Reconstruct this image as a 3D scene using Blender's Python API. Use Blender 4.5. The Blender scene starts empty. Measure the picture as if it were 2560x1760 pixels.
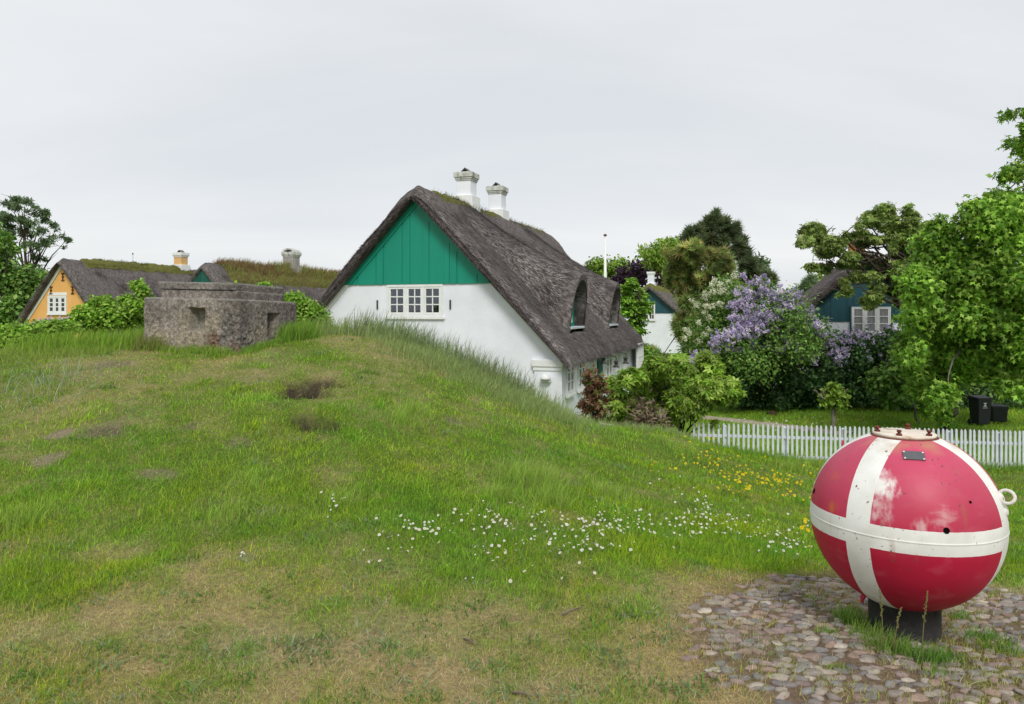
import bpy, math, random
import numpy as np
from mathutils import Vector, Matrix
R_ = math.radians
random.seed(7)
rng = np.random.default_rng(11)
SC = bpy.context.scene
COL = SC.collection

# ------------------------------------------------------------------ camera
EYE = 1.75
F = 1850.0                      # focal length in photograph pixels (2560 wide)
cam_d = bpy.data.cameras.new("camera")
cam = bpy.data.objects.new("camera", cam_d)
COL.objects.link(cam)
cam.location = (0, 0, EYE)
cam.rotation_euler = (R_(90), 0, 0)
cam_d.sensor_width = 36.0
cam_d.lens = 36.0 * F / 2560.0
cam_d.shift_y = -103.0 / 2560.0
cam_d.clip_start = 0.05
cam_d.clip_end = 6000
SC.camera = cam

# ------------------------------------------------------------------ sky, sun, exposure
SUN_EL, SUN_AZ = 46.0, 172.0    # azimuth: 180 = straight behind the camera, clockwise from +Y
world = bpy.data.worlds.new("World")
SC.world = world
world.use_nodes = True
wn, wl = world.node_tree.nodes, world.node_tree.links
wn.clear()
w_out = wn.new("ShaderNodeOutputWorld")
w_bg = wn.new("ShaderNodeBackground")
w_bg.inputs["Strength"].default_value = 0.1
w_sky = wn.new("ShaderNodeTexSky")
w_sky.sky_type = 'NISHITA'
w_sky.sun_disc = False
w_sky.sun_elevation = R_(SUN_EL)
w_sky.sun_rotation = R_(SUN_AZ)
w_tc = wn.new("ShaderNodeTexCoord")
w_sep = wn.new("ShaderNodeSeparateXYZ")
wl.new(w_tc.outputs["Generated"], w_sep.inputs[0])
def wmath(op, a, b=None):
    n = wn.new("ShaderNodeMath"); n.operation = op
    for i, v in enumerate((a, b)):
        if v is None: continue
        if isinstance(v, (int, float)): n.inputs[i].default_value = v
        else: wl.new(v, n.inputs[i])
    return n.outputs[0]
zc = wmath('ADD', wmath('MAXIMUM', w_sep.outputs[2], 0.0), 0.22)
w_cmb = wn.new("ShaderNodeCombineXYZ")
wl.new(wmath('DIVIDE', w_sep.outputs[0], zc), w_cmb.inputs[0])
wl.new(wmath('DIVIDE', w_sep.outputs[1], zc), w_cmb.inputs[1])
w_map = wn.new("ShaderNodeMapping")
w_map.inputs["Scale"].default_value = (0.55, 1.0, 1.0)
w_map.inputs["Rotation"].default_value = (0, 0, R_(12))
w_map.inputs["Location"].default_value = (3.1, 1.7, 0)
wl.new(w_cmb.outputs[0], w_map.inputs[0])
w_no = wn.new("ShaderNodeTexNoise")
w_no.inputs["Scale"].default_value = 0.95
w_no.inputs["Detail"].default_value = 6.0
w_no.inputs["Roughness"].default_value = 0.5
w_no.inputs["Distortion"].default_value = 0.35
wl.new(w_map.outputs[0], w_no.inputs["Vector"])
w_rmp = wn.new("ShaderNodeValToRGB")
w_rmp.color_ramp.elements[0].position = 0.32
w_rmp.color_ramp.elements[0].color = (4.70, 4.90, 5.12, 1)
w_rmp.color_ramp.elements[1].position = 0.70
w_rmp.color_ramp.elements[1].color = (5.85, 5.88, 5.90, 1)
wl.new(w_no.outputs["Fac"], w_rmp.inputs[0])
w_mix = wn.new("ShaderNodeMix"); w_mix.data_type = 'RGBA'
w_mix.inputs["Factor"].default_value = 0.95
wl.new(w_sky.outputs[0], w_mix.inputs["A"])
wl.new(w_rmp.outputs[0], w_mix.inputs["B"])
wl.new(w_mix.outputs["Result"], w_bg.inputs["Color"])
wl.new(w_bg.outputs[0], w_out.inputs["Surface"])

sun_d = bpy.data.lights.new("sun", 'SUN')
sun_d.energy = 1.5
sun_d.angle = R_(18)
sun_d.color = (1.0, 0.965, 0.91)
sun = bpy.data.objects.new("sun", sun_d)
COL.objects.link(sun)
sdir = Vector((math.sin(R_(SUN_AZ)) * math.cos(R_(SUN_EL)), math.cos(R_(SUN_AZ)) * math.cos(R_(SUN_EL)), math.sin(R_(SUN_EL))))
sun.rotation_euler = sdir.to_track_quat('Z', 'Y').to_euler()
sun.location = sdir * 60

SC.view_settings.view_transform = 'Standard'
SC.view_settings.look = 'None'
SC.view_settings.exposure = 0.65
SC.view_settings.gamma = 1.0
SC.view_settings.use_curve_mapping = False
SC.cycles.max_bounces = 6
SC.cycles.transparent_max_bounces = 8
SC.cycles.use_denoising = True

# ------------------------------------------------------------------ helpers
def W(px, py, d):
    return Vector(((px - 1280) / F * d, d, EYE + (777 - py) / F * d))

def hash3(ix, iy, iz, seed):
    h = (ix.astype(np.int64) * 374761393 + iy.astype(np.int64) * 668265263 + iz.astype(np.int64) * 2147483647 + seed * 974634737) & 0xFFFFFFFF
    h = ((h ^ (h >> 13)) * 1274126177) & 0xFFFFFFFF
    h = ((h ^ (h >> 16)) * 2246822519) & 0xFFFFFFFF
    return ((h ^ (h >> 15)) & 0xFFFFFF) / float(0xFFFFFF)

def vnoise(x, y, z=None, seed=0):
    x = np.asarray(x, float); y = np.asarray(y, float)
    z = np.zeros_like(x) if z is None else np.asarray(z, float)
    xi, yi, zi = np.floor(x), np.floor(y), np.floor(z)
    fx, fy, fz = x - xi, y - yi, z - zi
    fx, fy, fz = fx * fx * (3 - 2 * fx), fy * fy * (3 - 2 * fy), fz * fz * (3 - 2 * fz)
    r = 0
    for a in (0, 1):
        for b in (0, 1):
            for c in (0, 1):
                r = r + (fx if a else 1 - fx) * (fy if b else 1 - fy) * (fz if c else 1 - fz) * hash3(xi + a, yi + b, zi + c, seed)
    return r

def fbm(x, y, z=None, seed=0, oct=4):
    s, a, t = 0, 0.5, 0
    x = np.asarray(x, float); y = np.asarray(y, float)
    for i in range(oct):
        s = s + a * vnoise(x * 2 ** i, y * 2 ** i, None if z is None else np.asarray(z) * 2 ** i, seed + i * 17)
        t += a; a *= 0.5
    return s / t

def sstep(a, b, x):
    t = np.clip((np.asarray(x, float) - a) / (b - a), 0, 1)
    return t * t * (3 - 2 * t)

def tag(o, label=None, cat=None, group=None, kind=None):
    if label: o["label"] = label
    if cat: o["category"] = cat
    if group: o["group"] = group
    if kind: o["kind"] = kind
    return o

def link(name, me, mat=None, parent=None):
    o = bpy.data.objects.new(name, me)
    COL.objects.link(o)
    if mat is not None:
        for m in (mat if isinstance(mat, (list, tuple)) else [mat]):
            me.materials.append(m)
    if parent is not None: o.parent = parent
    return o

def thing(name, label, cat, loc=(0, 0, 0), rotz=0.0, group=None):
    o = bpy.data.objects.new(name, None)
    o.empty_display_size = 0.2
    COL.objects.link(o)
    o.location = loc
    o.rotation_euler = (0, 0, rotz)
    return tag(o, label, cat, group)

def np_mesh(name, V, faces, col=None, smooth=False):
    """V (n,3); faces: list of int arrays (m,k)."""
    me = bpy.data.meshes.new(name)
    V = np.ascontiguousarray(V, dtype=np.float32)
    me.vertices.add(len(V))
    me.vertices.foreach_set("co", V.ravel())
    fl = [np.asarray(f, np.int32) for f in faces if len(f)]
    nl = sum(f.size for f in fl)
    me.loops.add(nl)
    me.loops.foreach_set("vertex_index", np.concatenate([f.ravel() for f in fl]))
    starts, s = [], 0
    for f in fl:
        starts.append(s + np.arange(len(f)) * f.shape[1]); s += f.size
    starts = np.concatenate(starts).astype(np.int32)
    me.polygons.add(len(starts))
    me.polygons.foreach_set("loop_start", starts)
    if smooth:
        me.polygons.foreach_set("use_smooth", np.ones(len(starts), bool))
    me.update(calc_edges=True)
    me.validate()
    if col is not None:
        a = me.color_attributes.new("col", 'FLOAT_COLOR', 'POINT')
        c4 = np.ones((len(V), 4), np.float32); c4[:, :3] = col
        a.data.foreach_set("color", c4.ravel())
    return me

class MB:
    def __init__(s): s.v, s.f, s.sm = [], [], []
    def add(s, verts, faces, smooth=False):
        b = len(s.v)
        s.v += [tuple(p) for p in verts]
        s.f += [tuple(i + b for i in f) for f in faces]
        s.sm += [smooth] * len(faces)
        return s
    def box(s, x0, x1, y0, y1, z0, z1):
        v = [(x, y, z) for x in (x0, x1) for y in (y0, y1) for z in (z0, z1)]
        return s.add(v, [(0, 1, 3, 2), (4, 6, 7, 5), (0, 4, 5, 1), (2, 3, 7, 6), (0, 2, 6, 4), (1, 5, 7, 3)])
    def prism(s, poly, fn, w0, w1):
        """poly: (u,v) outline, extruded along w; fn(u,v,w)->xyz"""
        n = len(poly)
        v = [fn(u, q, w0) for u, q in poly] + [fn(u, q, w1) for u, q in poly]
        f = [tuple(range(n)), tuple(range(2 * n - 1, n - 1, -1))]
        f += [(i, i + n, (i + 1) % n + n, (i + 1) % n) for i in range(n)]
        return s.add(v, f)
    def tube(s, pts, rad, seg=8, cap=True):
        pts = [Vector(p) for p in pts]
        n = len(pts)
        if not isinstance(rad, (list, tuple)): rad = [rad] * n
        V, Fc = [], []
        ref = Vector((0, 0, 1))
        for i, p in enumerate(pts):
            t = (pts[min(i + 1, n - 1)] - pts[max(i - 1, 0)])
            t = t.normalized() if t.length > 1e-9 else Vector((0, 0, 1))
            if abs(t.dot(ref)) > 0.95: ref = Vector((1, 0, 0)) if abs(t.x) < 0.9 else Vector((0, 1, 0))
            a = t.cross(ref).normalized(); b = t.cross(a)
            for k in range(seg):
                q = 2 * math.pi * k / seg
                V.append(p + a * math.cos(q) * rad[i] + b * math.sin(q) * rad[i])
        for i in range(n - 1):
            for k in range(seg):
                k2 = (k + 1) % seg
                Fc.append((i * seg + k, i * seg + k2, (i + 1) * seg + k2, (i + 1) * seg + k))
        if cap:
            Fc.append(tuple(range(seg - 1, -1, -1))); Fc.append(tuple((n - 1) * seg + k for k in range(seg)))
        return s.add(V, Fc, True)
    def lathe(s, prof, c=(0, 0, 0), seg=24, axis=None):
        c = Vector(c)
        if axis is None: M = Matrix.Identity(3)
        else: M = Vector((0, 0, 1)).rotation_difference(Vector(axis).normalized()).to_matrix()
        V, Fc = [], []
        for r, z in prof:
            for k in range(seg):
                q = 2 * math.pi * k / seg
                V.append(c + M @ Vector((r * math.cos(q), r * math.sin(q), z)))
        for i in range(len(prof) - 1):
            for k in range(seg):
                k2 = (k + 1) % seg
                Fc.append((i * seg + k, i * seg + k2, (i + 1) * seg + k2, (i + 1) * seg + k))
        Fc.append(tuple(range(seg - 1, -1, -1))); Fc.append(tuple((len(prof) - 1) * seg + k for k in range(seg)))
        return s.add(V, Fc, True)
    def grid(s, P, smooth=True, flip=False):
        nx, ny = P.shape[:2]
        idx = np.arange(nx * ny).reshape(nx, ny)
        q = np.stack([idx[:-1, :-1], idx[1:, :-1], idx[1:, 1:], idx[:-1, 1:]], -1).reshape(-1, 4)
        if flip: q = q[:, ::-1]
        return s.add(P.reshape(-1, 3).tolist(), q.tolist(), smooth)
    def build(s, name, mat, parent=None, bevel=0.0, off=None):
        me = bpy.data.meshes.new(name)
        v = s.v if off is None else [(p[0] - off[0], p[1] - off[1], p[2] - off[2]) for p in s.v]
        me.from_pydata(v, [], s.f)
        me.polygons.foreach_set("use_smooth", np.array(s.sm, bool))
        me.update()
        o = link(name, me, mat, parent)
        if bevel:
            m = o.modifiers.new("edge", 'BEVEL'); m.width = bevel; m.segments = 2; m.limit_method = 'ANGLE'; m.angle_limit = R_(40)
        return o

def clip(poly, a, b, c):
    """keep the part of a convex polygon with a*u+b*v <= c"""
    out = []
    for i in range(len(poly)):
        p, q = poly[i], poly[(i + 1) % len(poly)]
        dp, dq = a * p[0] + b * p[1] - c, a * q[0] + b * q[1] - c
        if dp <= 0: out.append(p)
        if (dp < 0 < dq) or (dq < 0 < dp):
            t = dp / (dp - dq)
            out.append((p[0] + t * (q[0] - p[0]), p[1] + t * (q[1] - p[1])))
    return out

# ------------------------------------------------------------------ materials
def nt(m):
    m.use_nodes = True
    n, l = m.node_tree.nodes, m.node_tree.links
    n.clear()
    return n, l

def mat(name, c1, c2=None, scale=4.0, rough=0.7, spec=0.3, stretch=(1, 1, 1), bump=0.0, bscale=40.0, detail=5.0, lo=0.35, hi=0.65,
        c3=None, scale3=1.0, lo3=0.5, hi3=0.65, metal=0.0, coat=0.0, attr=False, transl=0.0, bdist=0.02):
    m = bpy.data.materials.new(name)
    n, l = nt(m)
    out = n.new("ShaderNodeOutputMaterial")
    p = n.new("ShaderNodeBsdfPrincipled")
    p.inputs["Roughness"].default_value = rough
    p.inputs["Specular IOR Level"].default_value = spec
    p.inputs["Metallic"].default_value = metal
    p.inputs["Coat Weight"].default_value = coat
    tc = n.new("ShaderNodeTexCoord")
    mp = n.new("ShaderNodeMapping"); mp.inputs["Scale"].default_value = stretch
    l.new(tc.outputs["Object"], mp.inputs[0])
    def noise(sc, vec, det=detail):
        t = n.new("ShaderNodeTexNoise"); t.inputs["Scale"].default_value = sc; t.inputs["Detail"].default_value = det
        t.inputs["Roughness"].default_value = 0.6
        l.new(vec, t.inputs["Vector"]); return t.outputs["Fac"]
    def ramp(fac, a, b):
        r = n.new("ShaderNodeMapRange"); r.inputs["From Min"].default_value = a; r.inputs["From Max"].default_value = b
        l.new(fac, r.inputs["Value"]); return r.outputs["Result"]
    def mix(fac, a, b, mode='MIX'):
        x = n.new("ShaderNodeMix"); x.data_type = 'RGBA'; x.blend_type = mode
        for k, v in (("Factor", fac), ("A", a), ("B", b)):
            if isinstance(v, (tuple, list)): x.inputs[k].default_value = (*v[:3], 1)
            elif isinstance(v, float): x.inputs[k].default_value = v
            else: l.new(v, x.inputs[k])
        return x.outputs["Result"]
    if attr:
        at = n.new("ShaderNodeAttribute"); at.attribute_name = "col"
        base = at.outputs["Color"]
        if c2 is not None:
            base = mix(ramp(noise(scale, mp.outputs[0]), lo, hi), mix(1.0, base, c1, 'MULTIPLY'), mix(1.0, base, c2, 'MULTIPLY'))
    else:
        base = tuple(c1)
        if c2 is not None: base = mix(ramp(noise(scale, mp.outputs[0]), lo, hi), c1, c2)
    if c3 is not None:
        base = mix(ramp(noise(scale3, tc.outputs["Object"]), lo3, hi3), base, c3)
    if isinstance(base, tuple): p.inputs["Base Color"].default_value = (*base[:3], 1)
    else: l.new(base, p.inputs["Base Color"])
    if bump:
        b = n.new("ShaderNodeBump"); b.inputs["Strength"].default_value = bump; b.inputs["Distance"].default_value = bdist
        l.new(noise(bscale, mp.outputs[0], 6.0), b.inputs["Height"])
        l.new(b.outputs[0], p.inputs["Normal"])
    if transl:
        t = n.new("ShaderNodeBsdfTranslucent")
        if isinstance(base, tuple): t.inputs["Color"].default_value = (*base[:3], 1)
        else: l.new(base, t.inputs["Color"])
        mx = n.new("ShaderNodeMixShader"); mx.inputs[0].default_value = transl
        l.new(p.outputs[0], mx.inputs[1]); l.new(t.outputs[0], mx.inputs[2]); l.new(mx.outputs[0], out.inputs[0])
    else:
        l.new(p.outputs[0], out.inputs[0])
    return m

M = {}
M['lime'] = mat("white limewash", (.80, .82, .88), (.72, .745, .80), 1.3, 0.85, 0.15, bump=.25, bscale=14, c3=(.62, .66, .68), scale3=.9, lo3=.60, hi3=.8)
M['white'] = mat("white paint", (.80, .81, .80), (.72, .74, .73), 6, 0.45, 0.4, bump=.08, bscale=60)
M['whitepick'] = mat("weathered white paint", (.66, .70, .74), (.54, .58, .61), 5, 0.55, 0.3, bump=.15, bscale=40, c3=(.45, .47, .42), scale3=7, lo3=.62, hi3=.75)
M['green'] = mat("green paint", (.002, .265, .175), (.002, .235, .155), 3, 0.42, 0.4, stretch=(1, 1, .1), bump=.12, bscale=50)
M['dgreen'] = mat("dark green paint", (.006, .10, .075), (.004, .07, .055), 5, 0.5, 0.4, stretch=(1, 1, .1), bump=.15, bscale=50)
M['teal'] = mat("dark teal paint", (.017, .082, .105), (.014, .065, .085), 4, 0.5, 0.4, stretch=(1, 1, .1), bump=.15, bscale=50)
M['yellow'] = mat("ochre limewash", (.78, .44, .15), (.72, .39, .125), 2, 0.85, 0.15, bump=.2, bscale=14)
M['yellowbrick'] = mat("ochre painted brick", (.70, .45, .20), (.60, .37, .15), 6, 0.85, 0.2, bump=.3, bscale=22)
M['redbrick'] = mat("orange brick", (.42, .13, .045), (.30, .085, .035), 9, 0.85, 0.2, bump=.4, bscale=25)
M['oldplaster'] = mat("stained grey plaster", (.42, .39, .37), (.27, .25, .23), 4, 0.9, 0.15, stretch=(2, 2, .5), bump=.35, bscale=20, c3=(.12, .12, .08), scale3=5, lo3=.58, hi3=.7)
M['cap'] = mat("lichened chimney cap", (.60, .62, .60), (.42, .43, .39), 7, 0.85, 0.2, bump=.3, bscale=30, c3=(.20, .20, .08), scale3=3.5, lo3=.55, hi3=.68)
M['slate'] = mat("dark slate", (.09, .09, .08), (.14, .14, .12), 8, 0.7, 0.3)
M['thatch'] = mat("weathered thatch", (.066, .058, .057), (.27, .24, .228), 3.0, 0.95, 0.08, stretch=(2.2, 14, 2.2), bump=.9, bscale=9, detail=8, lo=.38, hi=.66, c3=(.055, .046, .044), scale3=1.1, lo3=.50, hi3=.68, bdist=.05)
M['straw'] = mat("weathered straw", (1, 1, 1), attr=True, rough=.95, spec=.08)
M['moss'] = mat("roof moss", (.105, .125, .028), (.16, .145, .05), 7, 0.95, 0.1, bump=.8, bscale=25, bdist=.05)
M['iron'] = mat("dark iron", (.03, .03, .032), (.05, .045, .04), 10, 0.6, 0.4)
M['rustiron'] = mat("rusty brown iron", (.13, .05, .025), (.09, .045, .03), 10, 0.8, 0.3)
M['glass'] = mat("dark window glass", (.012, .015, .022), rough=.06, spec=.7)
M['curtain'] = mat("pale curtained glass", (.20, .20, .21), (.34, .33, .33), 3, .12, .6, stretch=(8, 8, .4))
M['room'] = mat("dim room", (.03, .025, .022), rough=.9)
M['sillgrey'] = mat("pale blue grey lead", (.52, .58, .62), (.44, .50, .54), 5, .55, .4)
M['concrete'] = mat("weathered aggregate concrete", (1, 1, 1), attr=True, c2=(.55, .54, .53), scale=38, rough=.95, spec=.1, bump=1.0, bscale=70, bdist=.02, lo=.4, hi=.62)
M['bark'] = mat("grey brown bark", (.085, .068, .052), (.045, .036, .03), 9, .95, .1, stretch=(1, 1, .3), bump=.8, bscale=22, bdist=.03)
M['palebark'] = mat("pale grey bark", (.20, .18, .15), (.12, .105, .085), 9, .95, .1, stretch=(1, 1, .3), bump=.8, bscale=22, bdist=.03)
M['leaf'] = mat("leaves", (1, 1, 1), attr=True, rough=.5, spec=.25, transl=.32)
M['petal'] = mat("petals", (1, 1, 1), attr=True, rough=.7, spec=.15, transl=.25)
M['grass'] = mat("grass blades", (1, 1, 1), attr=True, rough=.6, spec=.18, transl=.33)
M['stone'] = mat("fieldstones", (1, 1, 1), attr=True, c2=(.68, .66, .66), scale=30, rough=.8, spec=.25, bump=.5, bscale=60, bdist=.01)
M['black'] = mat("black bin plastic", (.012, .013, .018), (.018, .019, .024), 6, .45, .4)
M['logo'] = mat("white printed mark", (.75, .76, .78), rough=.6)
M['standblack'] = mat("black bituminous steel", (.012, .012, .014), (.03, .028, .026), 9, .65, .35, bump=.4, bscale=40)
M['wood'] = mat("weathered stick", (.22, .17, .13), (.13, .10, .08), 12, .9, .1, stretch=(1, 1, .3))
M['soil'] = mat("dark loose soil", (.085, .055, .035), (.05, .033, .022), 14, .95, .1, bump=1, bscale=50)
M['path'] = mat("pale sandy gravel", (.46, .40, .32), (.36, .31, .25), 12, .95, .1, bump=.6, bscale=60)

# ------------------------------------------------------------------ terrain
def P(px, d, z): return ((px - 1280) / F * d, d, z)
CP = [(x, d, 0.0) for x in (-6, -2, 2, 6) for d in (-4, 0)] + [P(px, 3.3, 0) for px in (-300, 300, 900, 1500, 2100, 2800)]
CP += [P(0, 5, .08), P(0, 7, .42), P(0, 9, .85), P(0, 11, 1.10), P(0, 13, .7), P(-500, 9, .7), P(-500, 12, .6)]
CP += [P(330, 5, .1), P(330, 7, .45), P(330, 9, .9), P(330, 11.4, 1.17), P(330, 13.5, 1.0)]
CP += [P(600, 5, .1), P(600, 7, .45), P(600, 9, .9), P(600, 10.5, 1.15), P(600, 12, 1.22), P(640, 14, .9)]
CP += [P(900, 5, .07), P(900, 7, .38), P(900, 9, .82), P(860, 11, 1.18), P(900, 12.4, 1.34), P(900, 13.6, 1.1), P(900, 15.5, .2)]
CP += [P(1090, 7, .28), P(1090, 9, .60), P(1090, 11, .93), P(1090, 12, 1.03), P(1090, 13.5, .6)]
CP += [P(1200, 5, .03), P(1200, 7, .2), P(1200, 9, .42), P(1200, 11.5, .69), P(1200, 13, .3)]
CP += [P(1400, 5, 0), P(1400, 7, .05), P(1400, 9, .1), P(1400, 11.5, .10), P(1400, 13.6, -.5)]
CP += [P(1560, 9, -.1), P(1560, 12.3, -.2), P(1560, 14.5, -.9)]
CP += [P(1700, 5, -.05), P(1700, 7, -.17), P(1700, 10, -.35), P(1690, 12.8, -.38), P(1740, 15.3, -1.08), P(1720, 16.5, -1.4)]
CP += [P(2000, 5, -.12), P(2000, 7, -.35), P(2000, 10, -.76), P(2000, 12.5, -1.1), P(2000, 15.3, -1.40)]
CP += [P(2530, 7, -.4), P(2530, 10, -.85), P(2530, 14.8, -1.44), P(2900, 10, -.9), P(2900, 14.5, -1.45), P(2900, 6, -.25)]
CP += [(2.25, 4.24, -.095), (x3 := 1.2, 4.0, -.01), (3.4, 4.2, -.08)]
CP += [(x, d, -1.7) for x in (5, 11, 18) for d in (19.5, 25, 31)] + [(x, 17.5, -1.0) for x in (-9, -5, -1)] + [(x, 21, -1.45) for x in (-12, -6, 0)] + [(x, 30, -1.6) for x in (-20, -10, -2)]
CP += [(-15, 5, .1), (-15, 9, .4), (-16, 13, .2), (-16, 18, -1.0), (13, 4, -.1), (14, 9, -.8)]
CP = np.array(CP)
def _tps(r2): return np.where(r2 > 1e-9, 0.5 * r2 * np.log(np.maximum(r2, 1e-9)), 0)
_n = len(CP)
_K = _tps(((CP[:, None, :2] - CP[None, :, :2]) ** 2).sum(-1)) + np.eye(_n) * 0.25
_A = np.zeros((_n + 3, _n + 3)); _A[:_n, :_n] = _K; _A[:_n, _n] = 1; _A[:_n, _n + 1:] = CP[:, :2]; _A[_n, :_n] = 1; _A[_n + 1:, :_n] = CP[:, :2].T
_w = np.linalg.solve(_A, np.concatenate([CP[:, 2], np.zeros(3)]))
def base_z(x, y):
    x = np.asarray(x, float); y = np.asarray(y, float)
    sh = np.broadcast(x, y).shape
    xx = np.broadcast_to(x, sh).ravel(); yy = np.broadcast_to(y, sh).ravel()
    cx, cy = np.clip(xx, -17, 19), np.clip(yy, -5, 32)
    z = np.empty(len(xx))
    for i in range(0, len(xx), 20000):
        a, b = cx[i:i + 20000], cy[i:i + 20000]
        r2 = (a[:, None] - CP[None, :, 0]) ** 2 + (b[:, None] - CP[None, :, 1]) ** 2
        z[i:i + 20000] = _tps(r2) @ _w[:_n] + _w[_n] + a * _w[_n + 1] + b * _w[_n + 2]
    d = np.hypot(np.maximum(np.abs(xx - 1) - 18, 0), np.maximum(np.maximum(-5 - yy, yy - 32), 0))
    t = sstep(0, 14, d)
    return (z * (1 - t) + (-1.65) * t).reshape(sh)

def ground_px(px, py):
    """where the pixel's line of sight first meets the unperturbed ground"""
    d = np.linspace(2.0, 40, 2500)
    zr = EYE + (777 - py) / F * d
    zg = base_z((px - 1280) / F * d, d)
    k = np.argmax(zg >= zr)
    return (px - 1280) / F * d[k], d[k]

# bare or hollow spots of the mound: centre pixel, half width (px), depth of hollow, bareness
SPOTS = [(755, 972, 74, .26, 1.2), (785, 1063, 46, .20, 1.2), (150, 1082, 42, .0, .9), (105, 1145, 46, .0, .75), (270, 1068, 70, .05, .6), (470, 1070, 36, .03, .5),
         (395, 1185, 42, .02, .6), (275, 912, 55, .02, .6), (1130, 1058, 35, .03, .5), (1290, 1128, 30, .02, .4), (600, 1110, 30, .02, .4), (640, 948, 50, .0, .3)]
_SP = []
for px, py, hw, dep, bare in SPOTS:
    gx, gy = ground_px(px, py)
    _SP.append((gx, gy, hw / F * gy, dep, bare))

def spots(x, y):
    dep = np.zeros_like(x); bare = np.zeros_like(x)
    wob = (fbm(x * 2.2, y * 4.5, seed=5) - .5) * 2.0
    for gx, gy, hw, d, b in _SP:
        r = np.sqrt(((x - gx) / hw) ** 2 + ((y - gy) / (hw * 1.0)) ** 2) + wob
        k = 1 - sstep(.55, .95, r - (.25 if d > .1 else 0))
        dep = np.maximum(dep, k * d); bare = np.maximum(bare, (1 - sstep(.6, 1.15, r)) * b)
    return dep, bare

_PV = np.array([ground_px(px, py) for px, py in ((2050, 1437), (1900, 1450), (1800, 1468), (1735, 1498), (1716, 1560), (1738, 1625), (1785, 1685), (1850, 1735), (1930, 1790), (2050, 1880), (3000, 1880), (3000, 1500), (2560, 1488), (2300, 1442))])
def paving_sd(x, y):
    """metres inside (+) or outside (-) the ragged edge of the cobbles"""
    x = np.asarray(x, float); y = np.asarray(y, float)
    wx = x + (fbm(x * 2.1, y * 2.1, seed=9) - .5) * .30; wy = y + (fbm(x * 2.1 + 9, y * 2.1, seed=10) - .5) * .25
    d2 = np.full(wx.shape, 1e9); ins = np.zeros(wx.shape, bool)
    for a, b in zip(_PV, np.roll(_PV, -1, 0)):
        e = b - a; t = np.clip(((wx - a[0]) * e[0] + (wy - a[1]) * e[1]) / (e @ e), 0, 1)
        d2 = np.minimum(d2, (wx - a[0] - t * e[0]) ** 2 + (wy - a[1] - t * e[1]) ** 2)
        c = ((a[1] > wy) != (b[1] > wy)) & (wx < (b[0] - a[0]) * (wy - a[1]) / (b[1] - a[1] + 1e-12) + a[0])
        ins ^= c
    return np.where(ins, 1, -1) * np.sqrt(d2)
def paving(x, y):
    """1 inside the cobbled patch round the mine"""
    return sstep(-.14, .14, paving_sd(x, y))

def ground_z(x, y):
    x = np.asarray(x, float); y = np.asarray(y, float)
    z = base_z(x, y)
    near = 1 - sstep(22, 34, np.hypot(x, y))
    pv = paving(x, y)
    z = z + near * (1 - pv) * ((fbm(x * .9, y * .9, seed=1) - .5) * .12 + (fbm(x * 4, y * 4, seed=2) - .5) * .05)
    return z - spots(x, y)[0]

def dryness(x, y):
    """0 lush, 1 dry"""
    d = (1 - sstep(3.1, 6.2, y + (fbm(x * .8, y * .8, seed=21) - .5) * 2.4 + .16 * (x + 1))) * .56
    top = sstep(7.3, 9.6, y) * (1 - sstep(-2.6, 1.4, x + (fbm(x * .6, y * .6, seed=22) - .5) * 3)) * .27
    left = sstep(6.2, 8, y) * (1 - sstep(-5.2, -3, x)) * .30
    d = np.maximum(np.maximum(d, top), left) + .05
    d = d + (fbm(x * 1.1, y * 1.1, seed=25) - .5) * .55 + (fbm(x * 2.6, y * 2.6, seed=23) - .5) * .75 + (fbm(x * 8, y * 8, seed=24) - .5) * .5
    d = d + .42 * sstep(-.6, .05, paving_sd(x, y))
    return np.clip(d, 0, 1)

def axis(lo, hi, step, far, grow=1.22):
    a = list(np.arange(lo, hi + 1e-6, step))
    s, p = step, hi
    while p < far: s *= grow; p += s; a.append(p)
    s, p = step, lo
    while p > -far: s *= grow; p -= s; a.insert(0, p)
    return np.array(a)
gx_ = axis(-9, 11, .06, 2500); gy_ = axis(1.5, 17.5, .06, 2500)
GX, GY = np.meshgrid(gx_, gy_, indexing='ij')
GZ = ground_z(GX, GY)
idx = np.arange(GX.size).reshape(GX.shape)
quads = np.stack([idx[:-1, :-1], idx[1:, :-1], idx[1:, 1:], idx[:-1, 1:]], -1).reshape(-1, 4)
dry = dryness(GX, GY); bare = spots(GX, GY)[1]; pv = paving(GX, GY)
far = sstep(16, 18, GY)
def mixc(a, b, t): return a + (b - a) * t[..., None]
gc = mixc(np.array([.115, .165, .03]), np.array([.34, .275, .145]), np.clip(dry * 1.1, 0, 1))
gc = mixc(gc, np.array([.17, .26, .055]), far)
gc = mixc(gc, np.array([.26, .205, .165]), bare)
gc = mixc(gc, np.array([.055, .042, .033]), np.clip(spots(GX, GY)[0] / .10, 0, 1))  # dark soil in the hollows, their shade painted in with depth
gc = mixc(gc, mixc(np.array([.20, .145, .105]), np.array([.17, .15, .06]), sstep(.45, .6, fbm(GX * 3, GY * 3, seed=82))), pv)
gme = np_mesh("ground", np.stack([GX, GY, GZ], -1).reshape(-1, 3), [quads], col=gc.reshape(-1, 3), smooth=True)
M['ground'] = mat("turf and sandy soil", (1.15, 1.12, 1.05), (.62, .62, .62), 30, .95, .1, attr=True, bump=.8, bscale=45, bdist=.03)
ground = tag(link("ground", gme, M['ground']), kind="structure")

def gz1(x, y): return float(ground_z(np.array([x]), np.array([y]))[0])

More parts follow.
